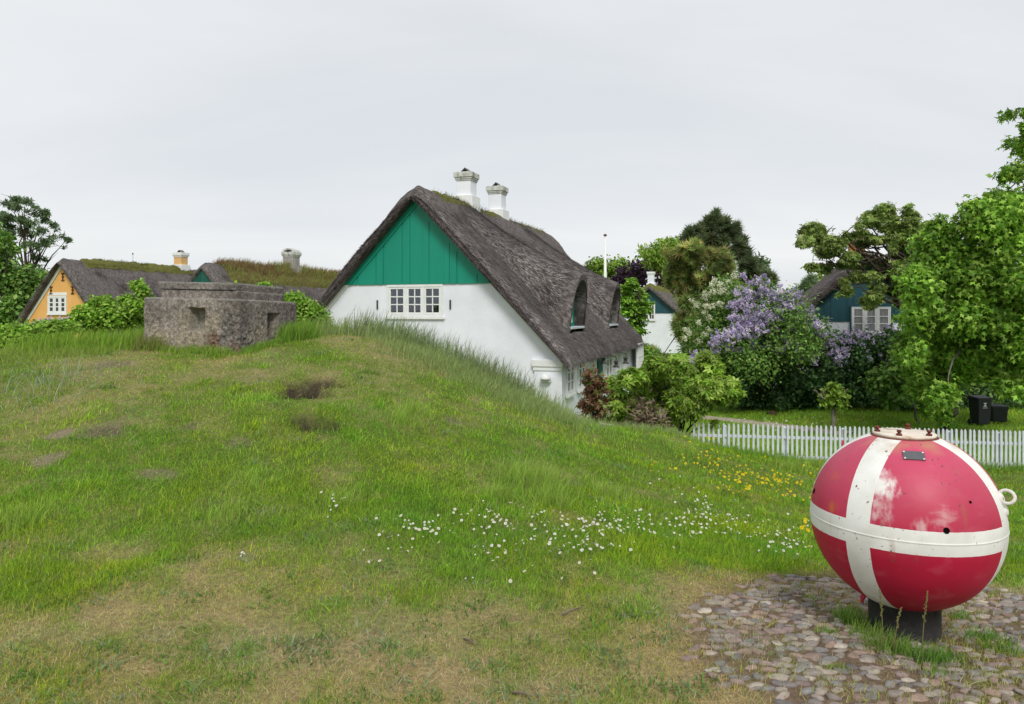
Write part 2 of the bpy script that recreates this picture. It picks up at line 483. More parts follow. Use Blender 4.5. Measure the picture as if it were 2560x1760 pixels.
# sandy garden path behind the fence
def strip(name, pts, width, m, lift=.006):
    n = 60
    pts = np.array(pts); t = np.linspace(0, len(pts) - 1, n)
    cx, cy = np.interp(t, np.arange(len(pts)), pts[:, 0]), np.interp(t, np.arange(len(pts)), pts[:, 1])
    dx, dy = np.gradient(cx), np.gradient(cy); L = np.hypot(dx, dy); nx, ny = -dy / L, dx / L
    rows = []
    for o in np.linspace(-.5, .5, 9):
        w = width * o * (1 + .15 * np.sin(t * 3.1))
        x, y = cx + nx * w, cy + ny * w
        rows.append(np.stack([x, y, ground_z(x, y) + lift + .02 * (1 - abs(2 * o))], -1))
    return tag(MB().grid(np.array(rows)).build(name, m), kind="structure")
PP_ = [ground_px(1640, 1040), ground_px(1772, 1047), ground_px(1860, 1055), ground_px(1960, 1066), ground_px(2120, 1085)]
strip("garden_path", PP_, 1.0, M['path'])
PATHX = [p[0] for p in PP_]; PATHY = [p[1] for p in PP_]

# ------------------------------------------------------------------ houses
ROT = R_(-18)
EX = Vector((math.cos(ROT), math.sin(ROT), 0)); EY = Vector((-math.sin(ROT), math.cos(ROT), 0))
def gfn(u, v, w): return (u, -w, v)          # gable face: normal -y
STRAWC = np.array([[.05, .04, .04], [.145, .127, .122], [.275, .25, .24], [.37, .34, .325]])

def straws(Pp, T, N, n, length, width, lift=.35, cols=STRAWC, pw=(.30, .32, .25, .13)):
    """thin straw tips lying down the slope"""
    k = len(Pp)
    S = np.cross(T, N); S /= np.linalg.norm(S, axis=1, keepdims=True) + 1e-9
    T2 = T + N * (rng.random((k, 1)) * lift) + S * rng.normal(0, .28, (k, 1))
    L = length * (.5 + rng.random((k, 1)))
    w = width * (.6 + .8 * rng.random((k, 1)))
    V = np.stack([Pp - S * w / 2 - N * .006, Pp + S * w / 2 - N * .006, Pp + T2 * L], 1).reshape(-1, 3)
    pt = fbm(Pp[:, 0] * 1.1, Pp[:, 1] * 1.1, Pp[:, 2], seed=44)[:, None]
    c = (.45 + 1.1 * pt) * cols[rng.choice(len(cols), k, p=pw)] * (.8 + .4 * rng.random((k, 1)))
    return V, np.arange(3 * k).reshape(-1, 3), np.repeat(c, 3, 0)

def thatch_roof(root, hw, az, slope, L, th=.5, over=.35, y0=-.3, y1=None, dormers=(), n_straw=0, fine=.12, name="roof", ridge_mat=None):
    y1 = L + .3 if y1 is None else y1
    xe = hw + over
    c = .28
    def outer(x, y):
        z = az + th - slope * np.sqrt(x * x + c * c) + .03
        z = z + (fbm(y * .5 + 3, x * .5 + np.sign(x) * 9, seed=31) - .5) * .16 + (fbm(y * 3.0, x * 1.2, seed=32) - .5) * .07
        e = np.minimum(np.abs(y - y0), np.abs(y1 - y))
        z = z - .16 * np.exp(-(e / .14) ** 2) - .12 * np.exp(-((xe - np.abs(x)) / .10) ** 2)
        # eave curls outwards a little
        return z + (.10 * sstep(hw - 1.2, xe, np.abs(x)) if not dormers else -.20 * sstep(hw - 2.6, xe, np.abs(x)))
    def inner(x): return az - slope * np.abs(x) - .01
    ys = list(np.arange(y0, y1, fine)) + [y1]
    for d in dormers:
        ys += list(np.linspace(d['y'] - 2.0, d['y'] + 2.0, 101))
    ys = np.unique(np.round(ys, 4))
    nx = int(xe / fine) + 1
    mb = MB()
    samples = []
    LEAN = .17
    def lean(X, z, zr):
        return X + LEAN * sstep(-.55, 0, X - xf) * np.clip((z - zr) / 1.3, 0, 1.2) if dormers else X
    # left slope
    xl = np.linspace(-xe, 0, nx)
    X, Y = np.meshgrid(xl, ys, indexing='ij')
    PL = np.stack([X, Y, outer(X, Y)], -1); mb.grid(PL); samples.append(PL)
    xf = dormers[0]['xf'] if dormers else None
    def hood(X, Y):
        z = outer(X, Y)
        for d in dormers:
            fr = sstep(-2.2, 0, X - d['xf'])
            top = d['top'] + d['rise'] * (d['xf'] - X)
            wo = d['w'] / 2 + .22 + .10 * (1 - fr)
            u = np.abs(Y - d['y']) / wo
            zs = outer(np.full_like(X, d['xf']), Y) - .35 + 1.0 * (d['xf'] - X)
            hz = np.where(u < 1, zs + (top - zs) * np.maximum(0, 1 - u ** 2.6) ** (1 / 2.2), zs - 2.0 * (u - 1))
            kk = .22 + .45 * (1 - fr)
            wgt = 1 - sstep(1.0, 1.9, u)
            q = np.maximum(kk - np.abs(hz - z), 0) / kk
            z = np.maximum(hz, z) + q * q * kk * .25 * wgt
        return z
    if dormers:
        xr = np.linspace(0, xf, int(xf / fine) + 2)
        X, Y = np.meshgrid(xr, ys, indexing='ij')
        HZ = hood(X, Y); PA = np.stack([lean(X, HZ, outer(X, Y)), Y, HZ], -1); mb.grid(PA); samples.append(PA)
        xr2 = np.linspace(xf, xe, max(4, int((xe - xf) / fine) + 2))
        X, Y = np.meshgrid(xr2, ys, indexing='ij')
        PB = np.stack([X, Y, outer(X, Y)], -1); mb.grid(PB); samples.append(PB)
        for d in dormers:
            w2 = d['w'] / 2; sp = d['spring']; zs = d['sill']
            def arch(u): return sp + (d['arch'] - sp) * np.maximum(0, 1 - np.abs(u / w2) ** 2.1) ** (1 / 2.0)
            yy = np.array([y for y in ys if abs(y - d['y']) < 2.0])
            for a, b in zip(yy[:-1], yy[1:]):
                m_ = (a + b) / 2 - d['y']
                q = []
                ins = abs(m_) < w2
                for y in (a, b):
                    lo = float(arch(min(abs(y - d['y']), w2))) if ins else float(outer(np.array(xf), np.array(y)))
                    hi = float(hood(np.array([xf]), np.array([y]))[0])
                    q.append((y, min(lo, hi), hi))
                zr0 = float(outer(np.array(xf), np.array(m_ + d['y'])))
                fx = lambda z: float(lean(np.array(xf), z, zr0))
                mb.add([(fx(q[0][1]), q[0][0], q[0][1]), (fx(q[1][1]), q[1][0], q[1][1]), (fx(q[1][2]), q[1][0], q[1][2]), (fx(q[0][2]), q[0][0], q[0][2])], [(0, 1, 2, 3)])
            # reveal of the opening
            us = np.concatenate([[-w2], np.linspace(-w2, w2, 25), [w2]])
            vs = np.concatenate([[zs], arch(np.linspace(-w2, w2, 25)), [zs]])
            rev = np.zeros((3, len(us), 3))
            for k, xx in enumerate((xf, xf - .12, xf - .29)):
                rev[k, :, 0] = xx + (LEAN * np.clip((vs - zs) / 1.3, 0, 1.2) if k == 0 else 0); rev[k, :, 1] = d['y'] + us; rev[k, :, 2] = vs + (rng.random(len(us)) - .5) * .015
            mb.grid(rev)
    else:
        xr = np.linspace(0, xe, nx)
        X, Y = np.meshgrid(xr, ys, indexing='ij')
        PA = np.stack([X, Y, outer(X, Y)], -1); mb.grid(PA); samples.append(PA)
    # underside, eave ends, verge ends
    for sg in (-1, 1):
        xi = np.linspace(0, xe - .28, 6) * sg
        X, Y = np.meshgrid(xi, np.array([y0 + .03, y1 - .03]), indexing='ij')
        mb.grid(np.stack([X, Y, inner(X)], -1), False)
        xo = xe * sg
        a = np.stack([np.full_like(ys, xo), ys, outer(np.full_like(ys, xo), ys)], -1)
        b = np.stack([np.full_like(ys, xo - .28 * sg), ys, inner(np.full_like(ys, xo - .28 * sg))], -1)
        mb.grid(np.stack([a, b]))
        xv = np.linspace(0, xe, 60) * sg
        for y, yi in ((y0, y0 + .03), (y1, y1 - .03)):
            a = np.stack([xv, np.full_like(xv, y), outer(xv, np.full_like(xv, y))], -1)
            xin = xv * (xe - .28) / xe
            b = np.stack([xin, np.full_like(xv, yi), inner(xin)], -1)
            mid = a * .5 + b * .5; mid[:, 1] = y - .05 * np.sign(L / 2 - y)
            mid[:, 2] += (rng.random(len(xv)) - .5) * .03
            mb.grid(np.stack([a, mid, b]))
    roof = mb.build(name, M['thatch'], root)
    # straw ends over slopes, verges and eaves
    if n_straw:
        PP, TT, NN = [], [], []
        area = [G.shape[0] * G.shape[1] for G in samples]
        for G, ar in zip(samples, area):
            k = int(n_straw * ar / sum(area)) if len(samples) == 2 else int(n_straw * (.12, .68, .20)[len([1 for q in PP])])
            i = rng.integers(0, G.shape[0] - 1, k); j = rng.random(k)
            # uniform in y
            yv = G[0, :, 1]; yy = y0 + (y1 - y0) * rng.random(k); j = np.clip(np.searchsorted(yv, yy) - 1, 0, len(yv) - 2)
            f = rng.random((k, 1)); g = ((yy - yv[j]) / (yv[j + 1] - yv[j]))[:, None]
            p = (G[i, j] * (1 - f) + G[i + 1, j] * f) * (1 - g) + (G[i, j + 1] * (1 - f) + G[i + 1, j + 1] * f) * g
            t = G[i + 1, j] - G[i, j]; s = G[i, j + 1] - G[i, j]
            t = t / (np.linalg.norm(t, axis=1, keepdims=True) + 1e-9)
            nn = np.cross(t, s); nn /= np.linalg.norm(nn, axis=1, keepdims=True) + 1e-9
            nn[nn[:, 2] < 0] *= -1
            t[t[:, 2] > 0] *= -1
            if dormers:   # keep the arched fronts clear of stray ends
                ok = np.ones(k, bool)
                for d in dormers: ok &= ~((p[:, 0] > xf - .22) & (p[:, 0] < xf + LEAN * 1.4 + .02) & (np.abs(p[:, 1] - d['y']) < d['w'] / 2 + .35) & (p[:, 2] > d['sill'] + .05))
                p, t, nn = p[ok], t[ok], nn[ok]
            PP.append(p); TT.append(t); NN.append(nn)
        V, Fc, Cc = straws(np.concatenate(PP), np.concatenate(TT), np.concatenate(NN), 0, .155, .018, lift=.30)
        Vs, Fs, Cs = [V], [Fc], [Cc]
        k = n_straw // 8
        for sg in (-1, 1):          # eaves
            y = y0 + (y1 - y0) * rng.random(k); x = np.full(k, xe * sg) - sg * .06 * rng.random(k)
            zt = outer(x, y); zb = inner(np.abs(x) - .06); z = zb + (zt - zb) * rng.random(k)
            p = np.stack([x - .02 * sg, y, z], -1); t = np.tile(np.array([[.7 * sg, 0, -.7]]), (k, 1)); n_ = np.tile(np.array([[.7 * sg, 0, .7]]), (k, 1))
            V, Fc, Cc = straws(p, t, n_, 0, .07, .014, lift=.2)
            Fs.append(Fc + sum(len(q) for q in Vs)); Vs.append(V); Cs.append(Cc)
        x = (rng.random(k) * 2 - 1) * xe; y = np.full(k, y0)  # near verge
        zt = outer(x, y); zb = inner(x * (xe - .12) / xe); z = zb + (zt - zb) * rng.random(k)
        p = np.stack([x, y - .01, z], -1); sgn = np.sign(x)[:, None]
        t = np.concatenate([.6 * sgn, -.45 * np.ones((k, 1)), -.65 * np.ones((k, 1))], 1); n_ = np.tile(np.array([[0, -.8, .6]]), (k, 1))
        V, Fc, Cc = straws(p, t, n_, 0, .07, .016, lift=.3, pw=(.6, .3, .08, .02))
        Fs.append(Fc + sum(len(q) for q in Vs)); Vs.append(V); Cs.append(Cc)
        link("straw_ends", np_mesh("straw_ends", np.concatenate(Vs), Fs, col=np.concatenate(Cs)), M['straw'], roof)
    return roof, outer

def ridge_cap(roof, outer, ya, yb, width, th, m, name="ridge_cap", lump=.05):
    ys = np.arange(ya, yb + .01, .07); xs = np.linspace(-width, width, 25)
    X, Y = np.meshgrid(xs, ys, indexing='ij')
    ed = (fbm(Y * 2.1, np.sign(X) * 3, seed=41) - .5) * .22
    X = X * (1 + ed)
    u = np.abs(xs)[:, None] / width
    e = np.minimum(Y - ya, yb - Y)
    t = th * (1 - u ** 6) * np.clip(np.sqrt(np.clip(e / .22, 0, 1)), 0, 1)
    Z = outer(X, np.clip(Y, ya, yb)) + t - .03 + (fbm(Y * 5, X * 5, seed=42) - .5) * lump * 2
    return MB().grid(np.stack([X, Y, Z], -1)).build(name, m, roof)

def window(root, face, off, u0, u1, v0, v1, ncas, cols, rows, m_frame, m_glass, bar=.028, sash=.05, frame=.06, sill=True, lite=True):
    """a casement window as a part of a house; face 'gable' looks to -y, 'side' to +x"""
    def bx(mb, a, b, c, d, w0, w1):
        if face == 'gable': mb.box(a, b, -w1 + off, -w0 + off, c, d)
        else: mb.box(off + w0, off + w1, a, b, c, d)
    mb = MB()
    bx(mb, u0, u1, v1 - frame, v1, -.06, .035); bx(mb, u0, u1, v0, v0 + frame, -.06, .035)
    bx(mb, u0, u0 + frame, v0 + frame, v1 - frame, -.06, .032); bx(mb, u1 - frame, u1, v0 + frame, v1 - frame, -.06, .032)
    iw = (u1 - u0 - 2 * frame) / ncas
    g = MB()
    for k in range(ncas):
        a = u0 + frame + k * iw; b = a + iw; c, d = v0 + frame, v1 - frame
        if k: bx(mb, a - .025, a + .025, c, d, -.06, .030)
        e = .028 if (k or 1) else 0
        a2, b2 = a + (.027 if k else .002), b - (.027 if k < ncas - 1 else .002)
        bx(mb, a2, b2, d - sash, d - .002, -.03, .022); bx(mb, a2, b2, c + .002, c + sash, -.03, .022)
        bx(mb, a2, a2 + sash, c + sash, d - sash, -.03, .020); bx(mb, b2 - sash, b2, c + sash, d - sash, -.03, .020)
        p0, p1, q0, q1 = a2 + sash, b2 - sash, c + sash, d - sash
        for i in range(1, cols): 
            m_ = p0 + (p1 - p0) * i / cols; bx(mb, m_ - bar / 2, m_ + bar / 2, q0, q1, -.02, .014)
        for j in range(1, rows):
            m_ = q0 + (q1 - q0) * j / rows; bx(mb, p0, p1, m_ - bar / 2, m_ + bar / 2, -.02, .017)
        bx(g, p0 - .004, p1 + .004, q0 - .004, q1 + .004, -.012, -.006)
    o = mb.build("window", m_frame, root)
    g.build("pane", m_glass, o)
    if sill:
        s = MB(); bx(s, u0 - .05, u1 + .05, v0 - .07, v0 - .003, -.02, .06); s.build("sill", m_frame, o, bevel=.008)
    return o

def gable_boards(root, poly, y_off, m, pitch=.19, name="gable_board", groove=.004):
    """vertical tongue and groove boards clipped to the gable outline"""
    mb = MB()
    u0 = min(p[0] for p in poly); u1 = max(p[0] for p in poly)
    k = 0; u = u0
    while u < u1:
        q = clip(clip(poly, -1, 0, -(u + groove / 2)), 1, 0, u + pitch - groove / 2)
        if len(q) > 2: mb.prism(q, gfn, -y_off + .0, -y_off + .024 + (k % 3) * .0015)
        u += pitch * (1.0 + .22 * math.sin(k * 1.7)); k += 1
        pitch_k = pitch
    mb.prism(poly, gfn, -y_off - .02, -y_off + .008)
    return mb.build(name, m, root)

def chimney(roof_root, y, z0, z1, w, dp, m_shaft, m_plinth, m_cap, plinth=.28, cover=True, arch=False, x=0.0):
    mb = MB()
    mb.box(x - w / 2, x + w / 2, y - dp / 2, y + dp / 2, z0 - .6, z1 - .26)
    s = mb.build("chimney", m_shaft, roof_root, bevel=.012)
    p = MB(); a = .09
    p.box(x - w / 2 - a, x + w / 2 + a, y - dp / 2 - a, y + dp / 2 + a, z0 - .7, z0 + plinth)
    p.build("plinth", m_plinth, s, bevel=.02)
    cp = MB()
    for (zz0, zz1, o) in ((z1 - .26, z1 - .21, .022), (z1 - .21, z1 - .155, .042), (z1 - .155, z1, .068)):
        cp.box(x - w / 2 - o, x + w / 2 + o, y - dp / 2 - o, y + dp / 2 + o, zz0, zz1)
    c = cp.build("chimney_cap", m_cap, s, bevel=.008)
    if cover:
        cv = MB()
        t = .018
        for sg in (-1, 1):
            cv.add([(x + sg * .14, y - .16, z1), (x + sg * .14, y + .16, z1), (x, y + .16, z1 + .13), (x, y - .16, z1 + .13),
                    (x + sg * .165, y - .16, z1), (x + sg * .165, y + .16, z1), (x, y + .16, z1 + .155), (x, y - .16, z1 + .155)],
                   [(0, 1, 2, 3), (4, 7, 6, 5), (0, 3, 7, 4), (1, 5, 6, 2), (0, 4, 5, 1)])
        cv.build("smoke_cover", M['slate'], s)
    if arch:
        cv = MB()
        n = 9; pr = [(w / 2 + .06) * math.cos(math.pi * k / n) for k in range(n + 1)]
        pz = [z1 + .20 * math.sin(math.pi * k / n) for k in range(n + 1)]
        outl = list(zip(pr, pz)); inl = [(q * .72, z1 + (r - z1) * .62) for q, r in outl]
        for k in range(n):
            quad = [outl[k], outl[k + 1], inl[k + 1], inl[k]]
            cv.prism([(x + q, r) for q, r in quad], lambda u, v, w_: (u, y + w_, v), -dp / 2, dp / 2)
        cv.build("smoke_cover", M['cap'], s)
    return s

def wall_shell(root, hw, ez, az, gz, L, m, hole=None, name="wall", t=.28):
    pent = [(-hw, gz), (hw, gz), (hw, ez), (0, az), (-hw, ez)]
    mb = MB()
    if hole:
        u0, u1, v0, v1 = hole
        for q in (clip(pent, 1, 0, u0), clip(pent, -1, 0, -u1), clip(clip(clip(pent, -1, 0, -u0), 1, 0, u1), 0, 1, v0), clip(clip(clip(pent, -1, 0, -u0), 1, 0, u1), 0, -1, -v1)):
            if len(q) > 2: mb.prism(q, gfn, -t, 0)
    else: mb.prism(pent, gfn, -t, 0)
    mb.prism(pent, lambda u, v, w: (u, L + w, v), -t, 0)
    for sg in (-1, 1):
        a, b = sorted((hw * sg, (hw - t) * sg))
        mb.box(a, b, t, L - t, gz, ez)
    return mb.build(name, m, root)

def apex_base(px, py, d): 
    p = W(px, py, d); return (p.x, p.y, 0), p.z

# ---- white thatched house
HW, SL = 3.84, 1.05
org = Vector((1.187, 18.0, 0)) - EX * HW
AZ = 4.66; EZ = AZ - SL * HW
h = thing("thatched_house", "white house with bright green gable, grey thatched roof and two arched dormers", "house", org, ROT)
Lm = 12.3
GB = 2.44                                # foot of the green boards
w_u0, w_u1, w_v0, w_v1 = HW - 4.70, HW - 3.10, 1.60, GB - .01
wall_shell(h, HW, EZ, AZ, -2.2, Lm, M['lime'], hole=(w_u0 + .03, w_u1 - .03, w_v0 + .03, w_v1 - .03))
hb = (AZ - GB) / SL
gable_boards(h, [(-hb, GB), (hb, GB), (0, AZ)], -.012, M['green'])
for sg in (-1, 1):                       # barge boards under the thatch
    bt = MB(); bt.prism([(0, AZ + .02), (0, AZ - .21), (sg * (hb - .20), GB + .002), (sg * (hb + .02), GB + .002)], gfn, .03, .062)
    bt.build("barge_board", M['green'], h)
for sg in (-1, 1):                       # white plaster band below the verge
    fr = MB(); fr.prism([(sg * hb, GB - .004), (sg * HW, EZ + .0), (sg * HW, EZ - .16), (sg * (hb - .12), GB - .004)], gfn, .002, .05)
    fr.build("verge_band", M['white'], h)
win = window(h, 'gable', 0, w_u0, w_u1, w_v0, w_v1, 3, 2, 3, M['white'], None or mat("clear reflecting glass", (.01, .012, .02), rough=.03, spec=.8), lite=False)
# thin glass in front of a dim room
gm = bpy.data.materials["clear reflecting glass"]; n, l = nt(gm)
o_ = n.new("ShaderNodeOutputMaterial"); t_ = n.new("ShaderNodeBsdfTransparent"); g_ = n.new("ShaderNodeBsdfGlossy"); x_ = n.new("ShaderNodeMixShader"); lw = n.new("ShaderNodeFresnel")
g_.inputs["Roughness"].default_value = .02; g_.inputs["Color"].default_value = (.9, .95, 1, 1); lw.inputs["IOR"].default_value = 1.75
t_.inputs["Color"].default_value = (.8, .84, .9, 1)
l.new(lw.outputs[0], x_.inputs[0]); l.new(t_.outputs[0], x_.inputs[1]); l.new(g_.outputs[0], x_.inputs[2]); l.new(x_.outputs[0], o_.inputs[0])
rm = MB(); a, b, c, d = w_u0 - .3, w_u1 + .3, w_v0 + .0, w_v1 + .2
rm.add([(a, .29, c), (b, .29, c), (b, 2.0, c), (a, 2.0, c), (a, .29, d), (b, .29, d), (b, 2.0, d), (a, 2.0, d)], [(0, 1, 2, 3), (4, 7, 6, 5), (0, 3, 7, 4), (1, 5, 6, 2), (3, 2, 6, 7)])
rm.build("room_interior", M['room'], h)
an = MB()
for s_ in (4.98, 2.90): an.box(HW - s_ - .018, HW - s_ + .018, -.03, 0, 1.79, 2.02)
an_a = MB(); an_a.box(HW - 4.98 - .018, HW - 4.98 + .018, -.03, 0, 1.79, 2.03); an_a.build("wall_anchor", M['iron'], h)
an_b = MB(); an_b.box(HW - 2.90 - .018, HW - 2.90 + .018, -.03, 0, 1.79, 2.03); an_b.build("wall_anchor", M['iron'], h)
dorm = [dict(y=2.65, xf=3.62, top=2.76, rise=.57, w=1.58, arch=2.60, spring=1.90, sill=1.30), dict(y=8.30, xf=3.62, top=2.72, rise=.57, w=1.58, arch=2.56, spring=1.87, sill=1.27)]
roof, outer = thatch_roof(h, HW, AZ, SL, Lm, th=.44, over=.27, dormers=dorm, n_straw=150000)
for d_ in dorm:
    bk = MB(); y_ = d_['y']; w2 = d_['w'] / 2
    uu = np.linspace(-w2, w2, 21)
    poly = [(-w2, d_['sill'])] + [(w2, d_['sill'])] + [(u, d_['spring'] + (d_['arch'] - d_['spring']) * max(0, 1 - abs(u / w2) ** 2.1) ** (1 / 2.0)) for u in uu[::-1]]
    poly = [(u * .99, v) for u, v in poly]
    bk.prism(poly, lambda u, v, w: (d_['xf'] - .25 - w, y_ + u, v), 0, .04)
    for k in range(1, 11):
        u = -w2 + k * d_['w'] / 11; bk.box(d_['xf'] - .25, d_['xf'] - .238, y_ + u - .012, y_ + u + .012, d_['sill'] + .03, d_['spring'] + .2)
    dm = bk.build("dormer", M['green'], h)
    sl_ = MB(); sl_.box(d_['xf'] - .26, d_['xf'] + .05, y_ - w2 - .02, y_ + w2 + .02, d_['sill'] - .05, d_['sill'] + .015); sl_.build("dormer_sill", M['sillgrey'], dm, bevel=.01)
    window(h, 'side', d_['xf'] - .225, y_ - .52, y_ + .30, d_['sill'] + .12, d_['spring'] + .42, 2, 1, 3, M['white'], M['glass'], sill=False)
ridge_cap(roof, outer, -.34, 5.9, .85, .13, M['thatch'])
ridge_cap(roof, outer, 5.6, 12.65, .95, .18, M['thatch'])
for (ya, yb, wd) in ((.8, 3.4, .42), (4.2, 5.8, .3), (7.6, 12.3, .45)):
    ridge_cap(roof, lambda X, Y: outer(X, Y) + .13, ya, yb, wd, .05, M['moss'], name="moss", lump=.06)
chimney(roof, 3.5, 4.95, 5.93, .46, .52, M['lime'], M['white'], M['cap'])
chimney(roof, 6.35, 4.90, 5.96, .46, .52, M['lime'], M['white'], M['cap'])
# corner pier with moulded head
pr = MB(); pr.box(HW - .66, HW + .04, -.05, 0, -2.2, .28); pr.build("corner_pier", M['lime'], h, bevel=.01)
pc = MB(); pc.box(HW - .72, HW + .08, -.10, .0, .38, .56); pc.box(HW - .69, HW + .06, -.075, .0, .28, .38); pc.build("pier_moulding", M['white'], h, bevel=.02)
lp = MB(); lp.box(HW - .47, HW - .22, -.17, -.052, .02, .075)
lamp = lp.build("wall_lamp", M['white'], h, bevel=.01)
lq = MB(); lq.lathe([(.13, 0), (.128, .04), (.11, .09), (.075, .13), (.03, .15), (.002, .155)], (HW - .345, -.14, .08), 20); lq.build("lamp_shade", M['white'], lamp)
for (a, b, nb) in ((.48, 1.22, 2), (1.77, 2.56, 2), (3.14, 3.76, 2), (5.7, 6.7, 2), (7.6, 8.3, 2), (9.2, 9.9, 2)):
    window(h, 'side', HW + .03, a, b, -.36, .52, nb, 1, 3, M['white'], M['glass'], bar=.03, sash=.04, frame=.04)
dr = MB(); dr.box(HW - .02, HW + .05, 4.40, 5.08, -1.5, .55); door = dr.build("door", M['dgreen'], h, bevel=.01)
hd = MB(); hd.lathe([(.0, 0), (.03, .01), (.03, .05), (.0, .06)], (HW + .05, 4.50, -.5), 10, (1, 0, 0)); hd.build("handle", M['iron'], door)
gl = MB(); gl.box(HW, HW + .30, 10.9, 12.25, -1.7, -.55)
bay = gl.build("glazed_bay", M['white'], h)
window(h, 'side', HW + .27, 10.9, 12.25, -.55, .50, 3, 2, 2, M['white'], M['glass'], sill=False)
for (yy, zz, out) in ((4.2, .20, .24), (5.3, .02, .42), (5.9, .10, .62)):   # lanterns on brackets beside the door
    la = MB(); la.tube([(HW, yy, zz + .30), (HW + out * .5, yy, zz + .36), (HW + out, yy, zz + .30), (HW + out, yy, zz + .20)], .016, 6)
    br = la.build("lantern", M['iron'], h)
    ls = MB(); ls.lathe([(.02, .20), (.04, .18), (.085, .14), (.05, .125), (.052, .05), (.11, -.01), (.11, -.02), (.0, -.02)], (HW + out, yy, zz), 14); ls.build("lamp_shade", M['iron'], br)
# ornament on the window board
orn = MB(); op = Vector(org) + EX * (HW - 3.38) + EY * .19
orn.lathe([(.0, 0), (.075, .0), (.085, .05), (.08, .11), (.05, .16), (.035, .19), (.05, .22), (.048, .26), (.02, .29), (.0, .295)], (0, 0, 0), 16)
og = orn.build("ornament", M['oldplaster']); og.location = (op.x, op.y, w_v0 + .002)
tag(og, "small pale ornament standing inside the right casement of the gable window", "ornament")

# ---- yellow thatched house
(yo, yaz) = apex_base(157, 657, 35.0)
h2 = thing("thatched_house", "ochre yellow house with steep thatched roof and mossy ridge left of the concrete bunker", "house", yo, ROT)
s2, hw2 = 1.19, 3.1
ez2 = yaz - s2 * hw2
wall_shell(h2, hw2, ez2, yaz, -2.4, 10.6, M['yellow'])
for sg in (-1, 1):
    vb = MB(); vb.prism([(0, yaz), (sg * hw2, ez2), (sg * hw2, ez2 - .20), (0, yaz - .20)], gfn, .002, .06)
    vb.build("verge_band", M['white'], h2)
wc = -0.30
window(h2, 'gable', -.035, wc - .58, wc + .58, 1.62, 2.46, 3, 1, 3, M['white'], M['glass'], bar=.045, sash=.06)
dn = MB(); dn.box(wc - .58, wc + .58, -.012, 0, 2.48, 2.62)
for k in range(8): dn.box(wc - .58 + k * .155, wc - .58 + k * .155 + .075, -.03, 0, 2.50, 2.60)
dn.build("window_lintel", M['white'], h2)
for (au, av) in ((0.02, 3.35), (-.72, 2.72), (.62, 2.72)):
    q = MB(); q.box(au - .02, au + .02, -.04, 0, av - .17, av + .17); q.box(au - .09, au + .09, -.035, 0, av + .13, av + .19); q.box(au - .09, au + .09, -.035, 0, av - .19, av - .13); q.box(au - .06, au + .06, -.036, 0, av - .03, av + .03)
    q.build("wall_anchor", M['rustiron'], h2)
roof2, outer2 = thatch_roof(h2, hw2, yaz, s2, 10.6, th=.40, over=.3, n_straw=12000, fine=.16)
ridge_cap(roof2, outer2, -.3, 10.9, .5, .08, M['thatch'])
ridge_cap(roof2, lambda X, Y: outer2(X, Y) + .06, .9, 8.2, .46, .12, M['moss'], name="moss", lump=.10)
chimney(roof2, 7.6, yaz + .05, 5.06, .52, .52, M['yellowbrick'], M['white'], M['white'], plinth=.30)

# ---- house with turf on its ridge
(to, taz) = apex_base(506, 673, 33.0)
h3 = thing("thatched_house", "thatched house with grass growing along its ridge and dark green gable behind the bunker", "house", to, ROT)
s3, hw3 = 1.12, 3.1
wall_shell(h3, hw3, taz - s3 * hw3, taz, -2.4, 11.5, M['lime'])
gable_boards(h3, [(-1.5, taz - 1.5 * s3), (1.5, taz - 1.5 * s3), (0, taz)], -.012, M['dgreen'], pitch=.14)
roof3, outer3 = thatch_roof(h3, hw3, taz, s3, 11.5, th=.46, over=.3, y0=-.07, n_straw=14000, fine=.16)
ridge_cap(roof3, outer3, -.07, 1.2, .75, .12, M['thatch'])
turf = ridge_cap(roof3, outer3, .9, 11.8, .95, .20, M['moss'], name="ridge_turf", lump=.10)
chimney(roof3, 6.7, taz + .2, 4.86, .62, .62, M['oldplaster'], M['oldplaster'], M['cap'], plinth=.25, cover=False, arch=True)

# ---- dark teal house in the garden on the right
(ro, raz) = apex_base(2166, 652, 28.0)
h4 = thing("thatched_house", "dark teal gabled house with thatched roof and brick chimney behind the gnarled tree", "house", ro, ROT)
s4, hw4 = .92, 3.3
wall_shell(h4, hw4, raz - s4 * hw4, raz, -2.4, 10, M['lime'])
gb4 = 1.34; hb4 = (raz - gb4) / s4
pl4 = [(-hb4, gb4), (hb4, gb4), (0, raz)]
gable_boards(h4, pl4, -.012, M['teal'], pitch=.2)
for sg in (-1, 1): bb = MB(); bb.prism([(0, raz + .02), (0, raz - .2), (sg * (hb4 - .2), gb4), (sg * (hb4 + .02), gb4)], gfn, .03, .065); bb.build("barge_board", M['teal'], h4)
window(h4, 'gable', -.065, -.52, .82, .90, 1.90, 3, 1, 3, M['white'], M['curtain'], bar=.03, sash=.055, frame=.035)
sr = MB()
for (a, b, c, d) in ((-.58, -.53, .84, 1.96), (.83, .88, .84, 1.96), (-.53, .83, 1.905, 1.96), (-.53, .83, .84, .895)): sr.box(a, b, -.085, -.002, c, d)
sr.build("window_surround", M['teal'], h4)
roof4, outer4 = thatch_roof(h4, hw4, raz, s4, 10, th=.42, over=.4, y0=-.4, n_straw=14000, fine=.16)
ridge_cap(roof4, outer4, -.4, 10.3, .7, .12, M['thatch'])
chimney(roof4, 2.8, raz + .1, 4.76, .56, .7, M['redbrick'], M['redbrick'], M['redbrick'], plinth=.15, cover=False)

